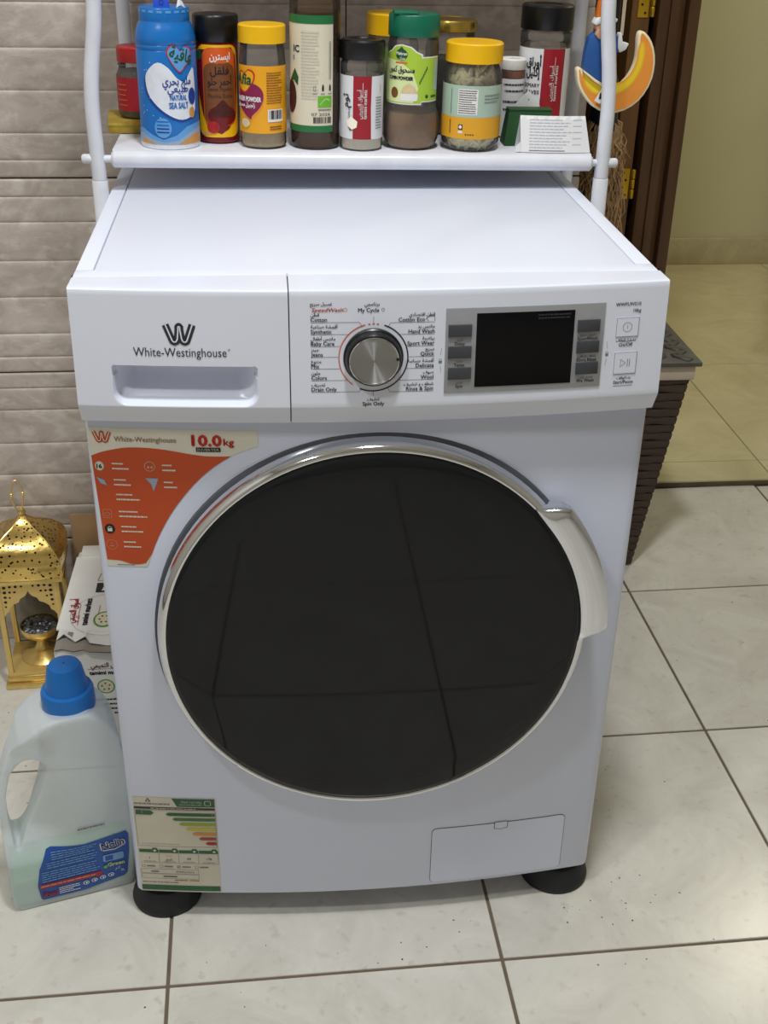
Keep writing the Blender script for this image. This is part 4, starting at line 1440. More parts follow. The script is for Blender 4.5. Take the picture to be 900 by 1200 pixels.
pr.rect(0.0165, 0.0172, 0.084, 0.128, 'print_grey', 1)
pr.rect(0.0182, 0.0189, 0.084, 0.128, 'print_grey', 1)
for k, u in enumerate((-0.003, 0.0070, 0.0165)):
    pr.line([(u, 0.071), (u + 0.0022, 0.071), (u + 0.0022, 0.0765), (u, 0.0765), (u, 0.071)], 0.0004, 'print_black', 1) if k == 0 else pr.poly([(u, 0.071), (u + 0.0026, 0.071), (u + 0.0026, 0.0755), (u + 0.0018, 0.0785), (u + 0.0008, 0.0785), (u, 0.0755)], 'print_black', 1)
    pr.rect(u - 0.0015, u + 0.0040, 0.0672, 0.0680, 'print_grey', 1)
pr.rect(0.0020, 0.0200, 0.0515, 0.0650, 'bio_green', 1)
for k in range(9):
    a = k / 8
    pr.ellipse(0.0055 + 0.011 * a, 0.0555 + 0.006 * math.sin(a * 2.4), 0.0006, 0.0008, 'lime_pale', 2, 6)
pr.lines_of_text(0.0025, 0.0195, 0.0465, 0.0505, 1, 'print_grey', 1, 3)
pr.text('07 2026', 0.0060, 0.0415, 0.0048, 'print_black', 1, align='c', width=0.024)
for k in range(18):
    pr.rect(-0.0035 + 0.0013 * k, -0.0035 + 0.0013 * k + rnd.choice((0.0004, 0.0007, 0.0010)), 0.0325, 0.0400, 'print_black', 1)
pr.build('label_print', lb)


# ---- white and crimson market-brand jars
def market_jar(t, R, h, lid_h, fill, mt, v0, v1, stripe, word, word2, neck=0.0):
    build('contents', MB().lathe([(0.001, 0.0015), (R - 0.003, 0.0015), (R - 0.0015, 0.004), (R - 0.0015, fill), (0.001, fill + 0.002)], 40), mt, t)
    zl = h - lid_h
    build('body', MB().lathe([(0.001, 0), (R - 0.002, 0), (R, 0.003), (R, zl - 0.022), (R - 0.001, zl - 0.0205), (R + 0.0002, zl - 0.019), (R + 0.0002, zl - 0.006), (R - 0.002, zl - 0.002), (R - 0.002, zl + 0.003)], 48), 'clear_plastic', t)
    build('lid', MB().lathe([(R + 0.0008, zl - 0.001), (R + 0.0012, zl), (R + 0.0010, h - 0.002), (R - 0.001, h), (R * 0.6, h), (R * 0.58, h - 0.001), (0.001, h - 0.001)], 48), 'lid_black', t)
    lb = label_band(R, v0, v1, -2.4, 1.35, 'jar_label_white', t)
    pr = Print(cyl(R), 0.005, 0.0006)
    pr.poly([(stripe[0], v0), (stripe[1] + 0.001, v0), (stripe[1], (v0 + v1) / 2), (stripe[1] + 0.0006, v1), (stripe[0], v1)], 'crimson', 0)
    c = (stripe[0] + stripe[1]) / 2
    H = v1 - v0
    pr.text('أسواق التميمي', c - 0.0006, v0 + H * 0.56, 0.0062, 'print_white', 2, align='c', ar=True, width=H * 0.46, rot=math.pi / 2, bold=0.0001)
    pr.text('tamimi markets', c + 0.0058, v0 + H * 0.56, 0.0062, 'print_white', 2, align='c', width=H * 0.46, rot=math.pi / 2, bold=0.0001)
    for q in (0.12, 0.45):
        pr.rect(c + 0.0006, c + 0.0011, v0 + H * (0.33 + q - 0.12), v0 + H * (0.33 + q + 0.12), 'print_white', 2)
    return lb, pr, c


R = 0.0268
t = jar('garlic_jar', 'small clear jar with black lid and white and crimson label, pale powder', 'jar', 0.0180, 0.4105)
lb, pr, c = market_jar(t, R, 0.1300, 0.0215, 0.074, 'garlic_powder', 0.0145, 0.0895, (-0.0130, 0.0095), '', '')
pr.text('ثوم', -0.0195, 0.060, 0.012, 'print_black', 2, align='c', ar=True, width=0.016, rot=math.pi / 2, bold=0.0003)
pr.text('GARLIC', -0.0170, 0.046, 0.004, 'print_black', 2, align='c', rot=math.pi / 2)
pr.poly([(-0.022, 0.036), (-0.015, 0.042), (-0.007, 0.036), (-0.008, 0.029), (-0.014, 0.026), (-0.020, 0.030)], 'garlic_powder', 3)
pr.poly([(-0.021, 0.032), (-0.0075, 0.033), (-0.010, 0.026), (-0.017, 0.0245)], 'paprika_brown', 2)
pr.lines_of_text(0.0165, 0.0270, 0.026, 0.066, 12, 'print_grey', 1, 5, 0.35)
pr.rect(0.024, 0.0245, 0.07, 0.08, 'print_black', 1)
pr.build('label_print', lb)

# ---- cumin
R = 0.0345
t = jar('cumin_jar', 'wide-bottomed jar of brown cumin powder with green flip lid and lime label', 'jar', 0.0825, 0.4230)
build('contents', MB().lathe([(0.001, 0.002), (0.027, 0.002), (0.0315, 0.008), (0.0330, 0.020), (0.0326, 0.038), (0.030, 0.044), (0.001, 0.046)], 40), 'cumin_powder', t)
build('body', MB().lathe([(0.001, 0), (0.028, 0), (0.0320, 0.004), (0.0352, 0.012), (0.0365, 0.024), (0.0355, 0.040), (0.0322, 0.052), (0.0315, 0.056), (0.0318, 0.060), (0.0318, 0.124), (0.0305, 0.130), (0.0300, 0.137)], 48), 'clear_plastic', t)
ld = build('lid', MB().lathe([(0.0316, 0.1335), (0.0320, 0.1345), (0.0318, 0.1570), (0.0305, 0.1590), (0.001, 0.1590)], 48), 'lid_green', t)
build('flip_cap', MB().prism([(-0.0280, -0.022), (0.0015, -0.029), (0.004, -0.010), (0.003, 0.012), (-0.026, 0.014)], 0.1592, 0.1625, 'z', 0.0012), 'lid_green', ld)
pr = Print(cyl(0.0318), 0.005, 0.0002)
out = [(-0.052, 0.0555), (0.0085, 0.0555), (0.0085, 0.0585), (0.036, 0.0585), (0.036, 0.1120), (0.0085, 0.1120), (0.0085, 0.1150), (0.001, 0.118), (-0.006, 0.1235), (-0.018, 0.1260), (-0.028, 0.1240), (-0.035, 0.118), (-0.052, 0.112)]
pr.poly(out, 'print_white', 0)
pr.poly([(-0.052, 0.057), (0.007, 0.057), (0.009, 0.060), (0.036, 0.060), (0.036, 0.1105), (0.007, 0.1105), (0.0068, 0.1138), (0.0, 0.1167), (-0.007, 0.122), (-0.018, 0.1245), (-0.027, 0.1225), (-0.034, 0.1167), (-0.052, 0.1105)], 'lime_green', 1)
pr.poly([(-0.052, 0.058), (-0.002, 0.058), (0.004, 0.075), (-0.004, 0.095), (-0.020, 0.106), (-0.036, 0.108), (-0.052, 0.108)], 'lime_pale', 2)
pr.ellipse(-0.0185, 0.1140, 0.0080, 0.0066, 'mehran_green', 3, 18)
pr.poly([(-0.0225, 0.119), (-0.0185, 0.1235), (-0.0145, 0.119)], 'mehran_green', 3)
pr.rect(-0.0265, -0.0105, 0.1035, 0.1055, 'print_orange', 3)
pr.text('Mehran', -0.0185, 0.1135, 0.0052, 'print_white', 4, align='c', width=0.0140, bold=0.0002)
pr.text('مهران', -0.0175, 0.1085, 0.0050, 'print_white', 4, align='c', ar=True, width=0.0080, bold=0.0001)
pr.text('مسحوق كمون', -0.0015, 0.0935, 0.0105, 'print_black', 4, align='r', ar=True, width=0.036, bold=0.0002)
pr.text('CUMIN POWDER', -0.0030, 0.0845, 0.0060, 'print_black', 4, align='r', width=0.034, bold=0.0003)
for k in range(7):
    pr.rect(0.005 + 0.0015 * k, 0.0062 + 0.0015 * k, 0.080 + 0.0028 * k, 0.0838 + 0.0028 * k, 'mehran_green', 3)
pr.rrect(-0.0185, 0.0035, 0.0600, 0.0700, 0.003, 'print_white', 4)
pr.poly([(-0.0185, 0.0690), (-0.014, 0.077), (-0.0075, 0.081), (-0.001, 0.077), (0.0035, 0.0690)], 'ginger_powder', 5)
pr.ellipse(-0.027, 0.069, 0.0055, 0.0065, 'paprika_brown', 4, 14)
pr.ellipse(0.0155, 0.0655, 0.0022, 0.0022, 'mehran_green', 3, 10)
pr.rect(0.022, 0.033, 0.0640, 0.0665, 'mehran_green', 3)
pr.rect(0.026, 0.035, 0.0720, 0.1085, 'sage', 3)
pr.build('label', t)

# ---- cardamom
R = 0.0372
t = jar('cardamom_jar', 'squat clear jar of pale cardamom pods with ribbed yellow lid', 'jar', 0.1590, 0.4180)
build('body', MB().lathe([(0.001, 0), (R - 0.008, 0), (R - 0.003, 0.003), (R, 0.010), (R, 0.086), (R - 0.001, 0.092), (R - 0.0035, 0.101), (R - 0.0060, 0.106), (R - 0.0065, 0.112)], 52), 'clear_plastic', t)
build('lid', knurled_lid(R - 0.0012, 0.1055, 0.0230, 90, 0.0004, 0.0018), 'jar_yellow', t)
pod = MB().lathe([(0.0002, -0.0075), (0.0022, -0.0055), (0.0034, -0.001), (0.0030, 0.003), (0.0014, 0.0065), (0.0002, 0.0078)], 6)
pv, pf = pod.v, pod.f
heap_mb = MB()
rr = random.Random(3)
for k in range(520):
    z = rr.uniform(0.007, 0.028) if k < 330 else rr.uniform(0.028, 0.098)
    a = rr.uniform(0, 2 * math.pi)
    rad = (R - 0.0085) * (rr.uniform(0.86, 1.0) if k % 5 else rr.uniform(0.2, 0.9))
    if z < 0.012:
        rad *= 0.90
    if z > 0.085:
        rad *= 0.9
    M = Matrix.Translation((rad * math.cos(a), rad * math.sin(a), z)) @ Matrix.Rotation(a, 4, 'Z') @ Matrix.Rotation(rr.uniform(0, 3.1), 4, 'X') @ Matrix.Rotation(rr.uniform(-0.4, 0.4), 4, 'Z')
    heap_mb.add([M @ Vector(p) for p in pv], pf)
build('cardamom_pods', heap_mb, 'pods', t)['kind'] = 'stuff'
build('pod_core', MB().lathe([(0.001, 0.004), (R - 0.013, 0.004), (R - 0.010, 0.012), (R - 0.010, 0.088), (0.001, 0.094)], 30), 'pods', t)
lb = label_band(R, 0.0165, 0.0805, -2.6, 2.0, 'sage', t)
pr = Print(cyl(R), 0.006, 0.0006)
pr.rect(-0.10, 0.08, 0.0165, 0.0425, 'mustard', 0)
pr.rect(-0.0235, 0.0015, 0.0460, 0.0765, 'print_white', 0)
pr.lines_of_text(-0.0225, 0.0005, 0.0468, 0.0758, 11, 'print_dark', 1, 4, 0.4)
pr.lines_of_text(0.010, 0.036, 0.059, 0.071, 3, 'print_grey', 1, 14, 0.3)
pr.rect(-0.0340, -0.0330, 0.046, 0.076, 'print_grey', 1)
pr.rect(-0.0345, -0.0330, 0.022, 0.039, 'paprika_brown', 1)
pr.rect(-0.0215, -0.0158, 0.0275, 0.0340, 'print_black', 1)
pr.ellipse(-0.0187, 0.0310, 0.0020, 0.0022, 'print_white', 2, 10)
pr.rect(-0.0215, -0.0158, 0.0235, 0.0260, 'print_white', 1)
for k in range(4):
    pr.ellipse(-0.0115 + 0.0030 * k, 0.0220, 0.0010, 0.0010, 'print_black', 1, 8)
pr.build('label_print', lb)

# ---- rosemary (behind)
R = 0.0335
t = jar('rosemary_jar', 'tall clear jar with black lid and white and crimson rosemary leaves label', 'jar', 0.2710, 0.5190)
lb, pr, c = market_jar(t, R, 0.1640, 0.0290, 0.100, 'dry_leaves', 0.0145, 0.1120, (-0.0085, 0.0225), '', '')
pr.text('أوراق', -0.0205, 0.0905, 0.0150, 'print_black', 2, align='c', ar=True, width=0.020, bold=0.0004)
pr.text('إكليل', -0.0205, 0.0780, 0.0150, 'print_black', 2, align='c', ar=True, width=0.018, bold=0.0004)
pr.text('ROSEMARY', -0.0105, 0.0640, 0.0068, 'print_black', 2, align='r', width=0.030, bold=0.0001)
pr.text('LEAVES', -0.0105, 0.0555, 0.0068, 'print_black', 2, align='r', width=0.022, bold=0.0001)
for k in range(5):
    pr.ellipse(-0.024 + 0.004 * k, 0.048 - 0.004 * (k % 2), 0.0008, 0.0014, 'seam_dark', 2, 8)
pr.build('label_print', lb)

# ---- small white-capped shaker (behind the cardamom)
R = 0.0166
t = jar('spice_shaker', 'slim shaker with white cap, rust-coloured flakes and white paper label', 'jar', 0.2240, 0.4920)
build('contents', MB().lathe([(0.001, 0.001), (R - 0.002, 0.001), (R - 0.0012, 0.003), (R - 0.0012, 0.0855), (0.001, 0.0855)], 28), 'seeds_rust', t)
build('body', MB().lathe([(0.001, 0), (R - 0.001, 0), (R, 0.002), (R, 0.088)], 32), 'clear_plastic', t)
cp = build('cap', MB().lathe([(R + 0.0003, 0.0865), (R + 0.0008, 0.0872), (R + 0.0008, 0.0985), (R - 0.0008, 0.1000), (0.001, 0.1000)], 36), 'print_white', t)
pc = Print(lambda u, v, off: (u, v, 0.1000 + off))
pc.text('OPEN', 0.0, -0.010, 0.0055, 'print_dark', 1, align='c')
pc.build('cap_print', cp)
lb = label_band(R, 0.002, 0.0755, -2.6, 2.6, 'jar_label_white', t)
pr = Print(cyl(R), 0.004, 0.0006)
for v0, v1, s in ((0.066, 0.071, 1), (0.058, 0.063, 2), (0.044, 0.050, 3), (0.034, 0.040, 5)):
    pr.lines_of_text(-0.014, 0.016, v0, v1, 1, 'print_dark', 1, s, 0.45, right=True)
pr.build('label_print', lb)

# ---- back-row jars
R = 0.0345
t = jar('olive_jar', 'jar with ribbed bright yellow lid half hidden behind the cumin jar', 'jar', 0.0670, 0.5260)
build('contents', MB().lathe([(0.001, 0.002), (R - 0.004, 0.002), (R - 0.002, 0.006), (R - 0.002, 0.108), (0.001, 0.110)], 30), 'lime_green', t)
build('body', MB().lathe([(0.001, 0), (R - 0.003, 0), (R, 0.004), (R, 0.112), (R - 0.003, 0.122), (R - 0.003, 0.128)], 40), 'clear_plastic', t)
build('lid', knurled_lid(R + 0.0005, 0.1235, 0.0260, 64, 0.0003, 0.0016), 'jar_yellow', t)
R = 0.0350
t = jar('honey_jar', 'glass jar with shiny gold metal lid behind the yellow-lidded cardamom jar', 'jar', 0.1460, 0.5260)
build('contents', MB().lathe([(0.001, 0.003), (R - 0.005, 0.003), (R - 0.0025, 0.008), (R - 0.0025, 0.095), (0.001, 0.095)], 30), 'seed_grey', t)
build('body', MB().lathe([(0.001, 0), (R - 0.004, 0), (R, 0.005), (R, 0.108), (R - 0.002, 0.116), (R - 0.005, 0.121), (R - 0.0045, 0.126), (R - 0.0045, 0.131)], 44), 'clear_plastic', t)
build('lid', MB().lathe([(R - 0.0030, 0.1285), (R - 0.0022, 0.1292), (R - 0.0022, 0.1400), (R - 0.0035, 0.1425), (R - 0.0062, 0.1432), (R - 0.0080, 0.1420), (0.001, 0.1416)], 44), 'lid_gold', t)

# ---- tin and red jar at the left end
tin = thing('flat_tin', 'flat worn olive-gold tin under the red jar on the shelf corner', 'tin', (-0.2640, 0.5360, zs(-0.264) + 0.0006), 0.10, None, TILT)
build('tin_body', MB().box(-0.0480, 0.0350, -0.052, 0.052, 0, 0.0105, 0.002), 'olive_tin', tin)
build('tin_lid', MB().box(-0.0486, 0.0356, -0.0526, 0.0526, 0.0080, 0.0125, 0.0015), 'olive_tin', tin)
R = 0.0275
t = jar('red_jar', 'jar with red lid and red label standing on the flat olive-gold tin', 'jar', -0.2700, 0.5360, lift=0.0132)
build('contents', MB().lathe([(0.001, 0.002), (R - 0.004, 0.002), (R - 0.002, 0.006), (R - 0.002, 0.058), (0.001, 0.058)], 30), 'seed_grey', t)
build('body', MB().lathe([(0.001, 0), (R - 0.003, 0), (R, 0.004), (R, 0.053), (R - 0.003, 0.060), (R - 0.004, 0.064), (R - 0.002, 0.066), (R - 0.004, 0.068), (R - 0.003, 0.073)], 40), 'clear_plastic', t)
build('lid', MB().lathe([(R - 0.0024, 0.0695), (R - 0.0020, 0.0700), (R - 0.0020, 0.0870), (R - 0.0035, 0.0885), (0.001, 0.0885)], 40), 'lid_red', t)
lb = label_band(R, 0.010, 0.052, -2.8, 2.8, 'crimson', t)
pr = Print(cyl(R), 0.005, 0.0006)
pr.lines_of_text(-0.030, -0.012, 0.014, 0.046, 5, 'paprika_orange', 1, 2, 0.25)
pr.build('label_print', lb)

# ---- green folded card stand, paper tent and till receipt
gx = 0.238
t = thing('green_box', 'small dark green cardboard box with slanted sides behind the folded receipt', 'box', (gx, 0.4450, zs(gx) + 0.0008), 0.0, None, TILT)
build('box_body', MB().add([(-0.0310, -0.017, 0), (0.0300, -0.017, 0), (0.0300, 0.015, 0), (-0.0310, 0.015, 0), (-0.0260, -0.010, 0.0430), (0.0300, -0.010, 0.0430), (0.0300, 0.010, 0.0430), (-0.0260, 0.010, 0.0430)],
                           [(0, 1, 5, 4), (1, 2, 6, 5), (2, 3, 7, 6), (3, 0, 4, 7), (4, 5, 6, 7), (3, 2, 1, 0)]), 'green_card', t, smooth=False)
build('top_flap', MB().box(-0.0265, 0.0310, -0.0112, 0.0110, 0.0430, 0.0446, 0.0005), 'green_card', t)
px = 0.2420
t = thing('paper_tent', 'little white folded paper peak sticking up behind the green box', 'paper', (px, 0.4655, zs(px) + 0.0008), 0.0, None, TILT)
build('paper_sheet', MB().prism([(-0.0165, 0.0), (0.0165, 0.0), (0.0165, 0.044), (0.0000, 0.0630), (-0.0165, 0.046)], -0.0005, 0.0005, 'y'), 'paper_white', t, smooth=False)
pq = Print(lambda u, v, off: (u, -0.0005 - off, v))
pq.rect(0.0005, 0.0015, 0.051, 0.053, 'print_dark', 1)
pq.build('paper_print', t)
nx_ = 0.2655
t = thing('till_receipt', 'white folded till receipt with faint printed lines leaning at the shelf edge', 'receipt', (nx_, 0.3940, zs(nx_) + 0.0008), 0.0, None, TILT)


def note_pt(u, v):
    """face leans back, curls a little at the sides"""
    return (u, -0.010 + 0.45 * v * 0.55 + 4.0 * (u * u) * 0.5, v * 0.955)


mb = MB()
vs_, fs = [], []
NU, NV = 12, 8
for j in range(NV + 1):
    for i in range(NU + 1):
        v = 0.0455 * j / NV
        wl, wr = -0.0440 - 0.002 * (j / NV), 0.0465 - 0.0085 * (j / NV)
        vs_.append(note_pt(wl + (wr - wl) * i / NU, v))
for j in range(NV):
    for i in range(NU):
        a = j * (NU + 1) + i
        fs.append((a, a + 1, a + NU + 2, a + NU + 1))
mb.add(vs_, fs)
k0 = len(mb.v)
# folded-over back leaf meeting the shelf behind, and the turned-out corner
top = [note_pt(-0.046 + 0.084 * i / 6, 0.0455) for i in range(7)]
mb.add(top + [(p[0] * 1.03, p[1] + 0.014, 0.0004) for p in top], [(i, i + 1, 8 + i, 7 + i) for i in range(6)])
mb.add([(-0.0440, -0.006, 0.0004), (-0.0505, -0.009, 0.0004), (-0.0515, -0.006, 0.0065), (-0.0450, -0.002, 0.012)], [(0, 1, 2, 3)])
build('receipt_paper', mb, 'paper_white', t)
pq = Print(lambda u, v, off: tuple(Vector(note_pt(u, v)) + Vector((0, -off, 0))), 0.01)
for k in range(10):
    pq.lines_of_text(-0.034, 0.010 + 0.006 * (k % 3), 0.0050 + 0.0038 * k, 0.0050 + 0.0038 * k + 0.0030, 1, 'print_faint', 1, 60 + k, 0.26)
    if k % 2:
        pq.lines_of_text(0.022, 0.034, 0.0050 + 0.0038 * k, 0.0050 + 0.0038 * k + 0.0030, 1, 'print_faint', 1, 80 + k, 0.26)
pq.rect(-0.034, 0.012, 0.0022, 0.0030, 'print_grey', 1)
pq.build('receipt_print', t)

# ================================================================== HANGING MOON ORNAMENT
MY = 0.4155
t = thing('moon_ornament', 'orange and yellow crescent moon ornament with a seated blue-robed figure, hanging from the rack', 'ornament', (0.342, MY, 0.944))


def mo(pts):
    return [(x - 0.342, z - 0.944) for x, z in pts]


moon = [(0.290, 0.998), (0.293, 1.0005), (0.297, 0.999), (0.300, 0.992), (0.306, 0.9855), (0.313, 0.981), (0.321, 0.978), (0.330, 0.9768), (0.338, 0.977), (0.345, 0.9785), (0.351, 0.981), (0.357, 0.9875), (0.362, 0.996), (0.3648, 1.004), (0.366, 1.013), (0.3657, 1.024), (0.365, 1.034), (0.3652, 1.039), (0.3665, 1.0425), (0.3700, 1.0435), (0.3735, 1.0420), (0.379, 1.037), (0.3835, 1.031), (0.387, 1.024), (0.3897, 1.015), (0.391, 1.006), (0.391, 0.997), (0.390, 0.988), (0.3865, 0.977), (0.381, 0.967), (0.375, 0.9595), (0.367, 0.953), (0.358, 0.9480), (0.348, 0.945), (0.341, 0.9443), (0.334, 0.945), (0.324, 0.948), (0.315, 0.953), (0.307, 0.9605), (0.300, 0.969), (0.295, 0.977), (0.292, 0.985)]
build('moon_body', MB().prism(mo(moon), -0.006, 0.008, 'y', 0.002), 'moon_cream', t)


def shrink(pts, d, dx=0.0, dz=0.0):
    """move every outline point inward along its local normal"""
    out = []
    n = len(pts)
    ar_ = sum(pts[i][0] * pts[(i + 1) % n][1] - pts[(i + 1) % n][0] * pts[i][1] for i in range(n))
    sg = 1 if ar_ > 0 else -1
    for i in range(n):
        a, c = pts[i - 1], pts[(i + 1) % n]
        ex, ez = c[0] - a[0], c[1] - a[1]
        L = math.hypot(ex, ez) or 1e-9
        out.append((pts[i][0] - sg * ez / L * d + dx, pts[i][1] + sg * ex / L * d + dz))
    return out


pm = Print(lambda u, v, off: (u, -0.006 - off, v), 0.03)
pm.poly(shrink(mo(moon), 0.0030), 'moon_orange', 0)
band = [(0.312, 0.972), (0.322, 0.9685), (0.335, 0.9685), (0.348, 0.971), (0.359, 0.978), (0.367, 0.989), (0.3725, 1.002), (0.3740, 1.018), (0.3715, 1.030), (0.3690, 1.020), (0.3685, 1.008), (0.3640, 0.995), (0.356, 0.9845), (0.346, 0.9795), (0.334, 0.9785), (0.320, 0.9800), (0.308, 0.9855), (0.3015, 0.9920), (0.303, 0.982)]
band = smooth_pts(band + [band[0]], 3)[:-1]
for k, c in enumerate(('moon_orange_mid', 'moon_amber', 'moon_yellow')):
    pm.poly(shrink(mo(band), (-0.0030, -0.0014, 0.0002)[k]), c, 1 + k)
pm.build('moon_face_print', t)
robe = [(0.3015, 1.036), (0.2985, 1.018), (0.2975, 0.998), (0.304, 0.9925), (0.315, 0.985), (0.325, 0.9800), (0.334, 0.9815), (0.338, 1.000), (0.340, 1.024), (0.3385, 1.0385), (0.322, 1.044), (0.310, 1.0425)]
build('robe', MB().prism(mo(robe), -0.010, 0.006, 'y', 0.002), 'robe_blue', t)
build('robe_hem', MB().prism(mo([(0.297, 0.9985), (0.299, 0.9945), (0.314, 0.9835), (0.325, 0.9775), (0.3275, 0.980), (0.315, 0.9865), (0.303, 0.9945)]), -0.011, 0.004, 'y', 0.0008), 'moon_cream', t)
build('beard', MB().prism(mo([(0.3105, 1.0455), (0.308, 1.0400), (0.313, 1.0345), (0.323, 1.033), (0.331, 1.038), (0.333, 1.0455), (0.322, 1.0480)]), -0.0125, -0.006, 'y', 0.0012), 'skin_tone', t)
build('face', MB().prism(mo([(0.3085, 1.049), (0.310, 1.0435), (0.318, 1.0415), (0.328, 1.0425), (0.332, 1.049), (0.331, 1.056), (0.310, 1.056)]), -0.011, 0.004, 'y', 0.0015), 'skin_tone', t)
build('hat_brim', MB().prism(mo([(0.3055, 1.0520), (0.309, 1.0500), (0.320, 1.0555), (0.334, 1.0535), (0.335, 1.0580), (0.322, 1.0615), (0.309, 1.0590)]), -0.0125, 0.005, 'y', 0.0012), 'paper_white', t)
build('hat', MB().prism(mo([(0.3085, 1.0585), (0.322, 1.0615), (0.333, 1.058), (0.329, 1.080), (0.3195, 1.100), (0.3115, 1.080)]), -0.010, 0.004, 'y', 0.0015), 'hat_orange', t)
build('hand', MB().prism(mo([(0.3395, 1.0410), (0.3430, 1.0415), (0.3450, 1.0310), (0.3535, 1.0290), (0.3500, 1.0215), (0.3420, 1.0180), (0.3380, 1.0270)]), -0.009, 0.003, 'y', 0.0012), 'paper_white', t)
tg_ = build('price_tag', MB().prism(mo([(0.3155, 0.9610), (0.3300, 0.9530), (0.3335, 0.9750), (0.3255, 0.9790)]), -0.0115, -0.0105, 'y'), 'paper_white', t, smooth=False)
ptg = Print(lambda u, v, off: (u, -0.0115 - off, v))
ptg.rect(-0.0215, -0.0175, 0.0190, 0.0265, 'print_black', 1, 0.001)
ptg.rect(-0.0195, -0.0135, 0.0125, 0.0135, 'print_grey', 1)
ptg.build('tag_print', tg_)
for a, c in (((0.3435, 1.034), (0.341, 1.30)), ((0.3455, 1.038), (0.345, 1.30))):
    build('cord', MB().tube([(a[0] - 0.342, -0.002, a[1] - 0.944), ((a[0] + c[0]) / 2 - 0.3412, 0, 0.22), (c[0] - 0.342, 0.002, c[1] - 0.944)], 0.0011, 6), 'cord_cream', t)

# ================================================================== FLUFFY MOP BEHIND THE RACK
t = thing('fluffy_mop', 'tan fluffy mop head with black collar hanging behind the rack', 'mop', (0.412, 0.700, 0.655))
build('mop_collar', MB().lathe([(0.001, 0.30), (0.012, 0.30), (0.018, 0.285), (0.022, 0.235), (0.026, 0.215), (0.001, 0.212)], 20), 'black_plastic', t)
build('handle', MB().tube([(0, 0, 0.285), (0.0, 0.006, 0.75)], 0.010, 14), 'black_plastic', t)
mb = MB()
rr = random.Random(11)
for k in range(700):
    a = rr.uniform(0, 2 * math.pi)
    sp_ = rr.uniform(0.004, 0.030)
    L = rr.uniform(0.05, 0.20)
    q0 = rr.uniform(0.004, 0.018)
    p = [Vector((q0 * math.cos(a), q0 * math.sin(a), 0.232))]
    kx, ky_ = rr.uniform(0, 6.3), rr.uniform(0, 6.3)
    for q in range(1, 8):
        s = q / 7
        cu = 0.0065 * s ** 0.5
        p.append(Vector((math.cos(a) * (q0 + sp_ * s ** 0.5) + cu * math.sin(s * 13 + kx), math.sin(a) * (q0 + sp_ * s ** 0.5) + cu * math.cos(s * 11 + ky_), 0.232 - L * s + 0.004 * math.sin(s * 15 + kx))))
    mb.tube(p, [0.0014, 0.0015, 0.0015, 0.0014, 0.0013, 0.0011, 0.0009, 0.0003], 4)
fl = build('mop_strands', mb, 'mop_tan', t)
fl['kind'] = 'stuff'

# ================================================================== LAUNDRY BASKET
t = thing('laundry_basket', 'dark brown woven laundry basket with cream liner and lid, behind the machine', 'basket', (0.455, 0.965, 0))
BZ = 0.432


def bhalf(z):
    """half widths of the tapered basket"""
    s = z / BZ
    return 0.143 + 0.057 * s, 0.133 + 0.028 * s


build('basket_core', MB().add([(sx * (bhalf(z)[0] - 0.010), sy * (bhalf(z)[1] - 0.010), z) for z in (0.004, BZ) for sx, sy in ((-1, -1), (1, -1), (1, 1), (-1, 1))],
                              [(0, 1, 2, 3), (0, 1, 5, 4), (1, 2, 6, 5), (2, 3, 7, 6), (3, 0, 4, 7), (4, 5, 6, 7)]), 'seam_dark', t, smooth=False)
NB = 25
bh = (BZ - 0.02) / NB
for r in range(NB):
    z0, z1 = 0.004 + r * bh + 0.0004, 0.004 + (r + 1) * bh - 0.0004
    rows_ = []
    for z, ins in ((z0, 0.0018), (z0 + 0.0025, 0.0003), ((z0 + z1) / 2, 0.0), (z1 - 0.0025, 0.0003), (z1, 0.0018)):
        hx_, hy_ = bhalf(z)
        ring_ = []
        per = [(-1, -1), (1, -1), (1, 1), (-1, 1)]
        for k in range(4):
            (ax, ay), (bx_, by_) = per[k], per[(k + 1) % 4]
            for q in range(24):
                s = q / 24
                x = (ax + (bx_ - ax) * s) * hx_
                y = (ay + (by_ - ay) * s) * hy_
                w = 0.0022 * math.sin((s * 7 + (0.5 if r % 2 else 0)) * 2 * math.pi) * min(1, 8 * s, 8 * (1 - s))
                o_ = -ins + w
                nx2, ny2 = ((0, ay) if ay == by_ else (ax, 0))
                ring_.append((x + nx2 * o_ - (0 if nx2 else math.copysign(max(0, -0.0), x)), y + ny2 * o_, z))
        rows_.append(ring_)
    n = len(rows_[0])
    build('woven_band', MB().add([p for q in rows_ for p in q], [(i * n + k, i * n + (k + 1) % n, (i + 1) * n + (k + 1) % n, (i + 1) * n + k) for i in range(4) for k in range(n)]), 'rattan', t, ang=0.9)
hx_, hy_ = bhalf(BZ)
build('liner', MB().box(-hx_ - 0.0045, hx_ + 0.0045, -hy_ - 0.0045, hy_ + 0.0045, BZ - 0.022, BZ + 0.006, 0.004), 'liner', t)
lo = build('lid', MB().box(-hx_ - 0.012, hx_ + 0.012, -hy_ - 0.012, hy_ + 0.012, BZ + 0.007, BZ + 0.0155, 0.002), 'rattan_lid', t)
sl = MB().box(-0.0185, 0.0185, -0.0085, 0.0085, 0.0, 0.005, 0.0022, seg=1).mesh('weave_slat', 'rattan_lid')
for i in range(9):
    for j in range(14):
        s = link('weave_slat', sl, lo)
        turn = (i + j) % 2
        s.location = (-hx_ + 0.018 + i * (2 * hx_ - 0.036) / 8, -hy_ + 0.012 + j * (2 * hy_ - 0.024) / 13, BZ + 0.0140)
        s.rotation_euler = (0, 0, math.pi / 4 if turn else -math.pi / 4)

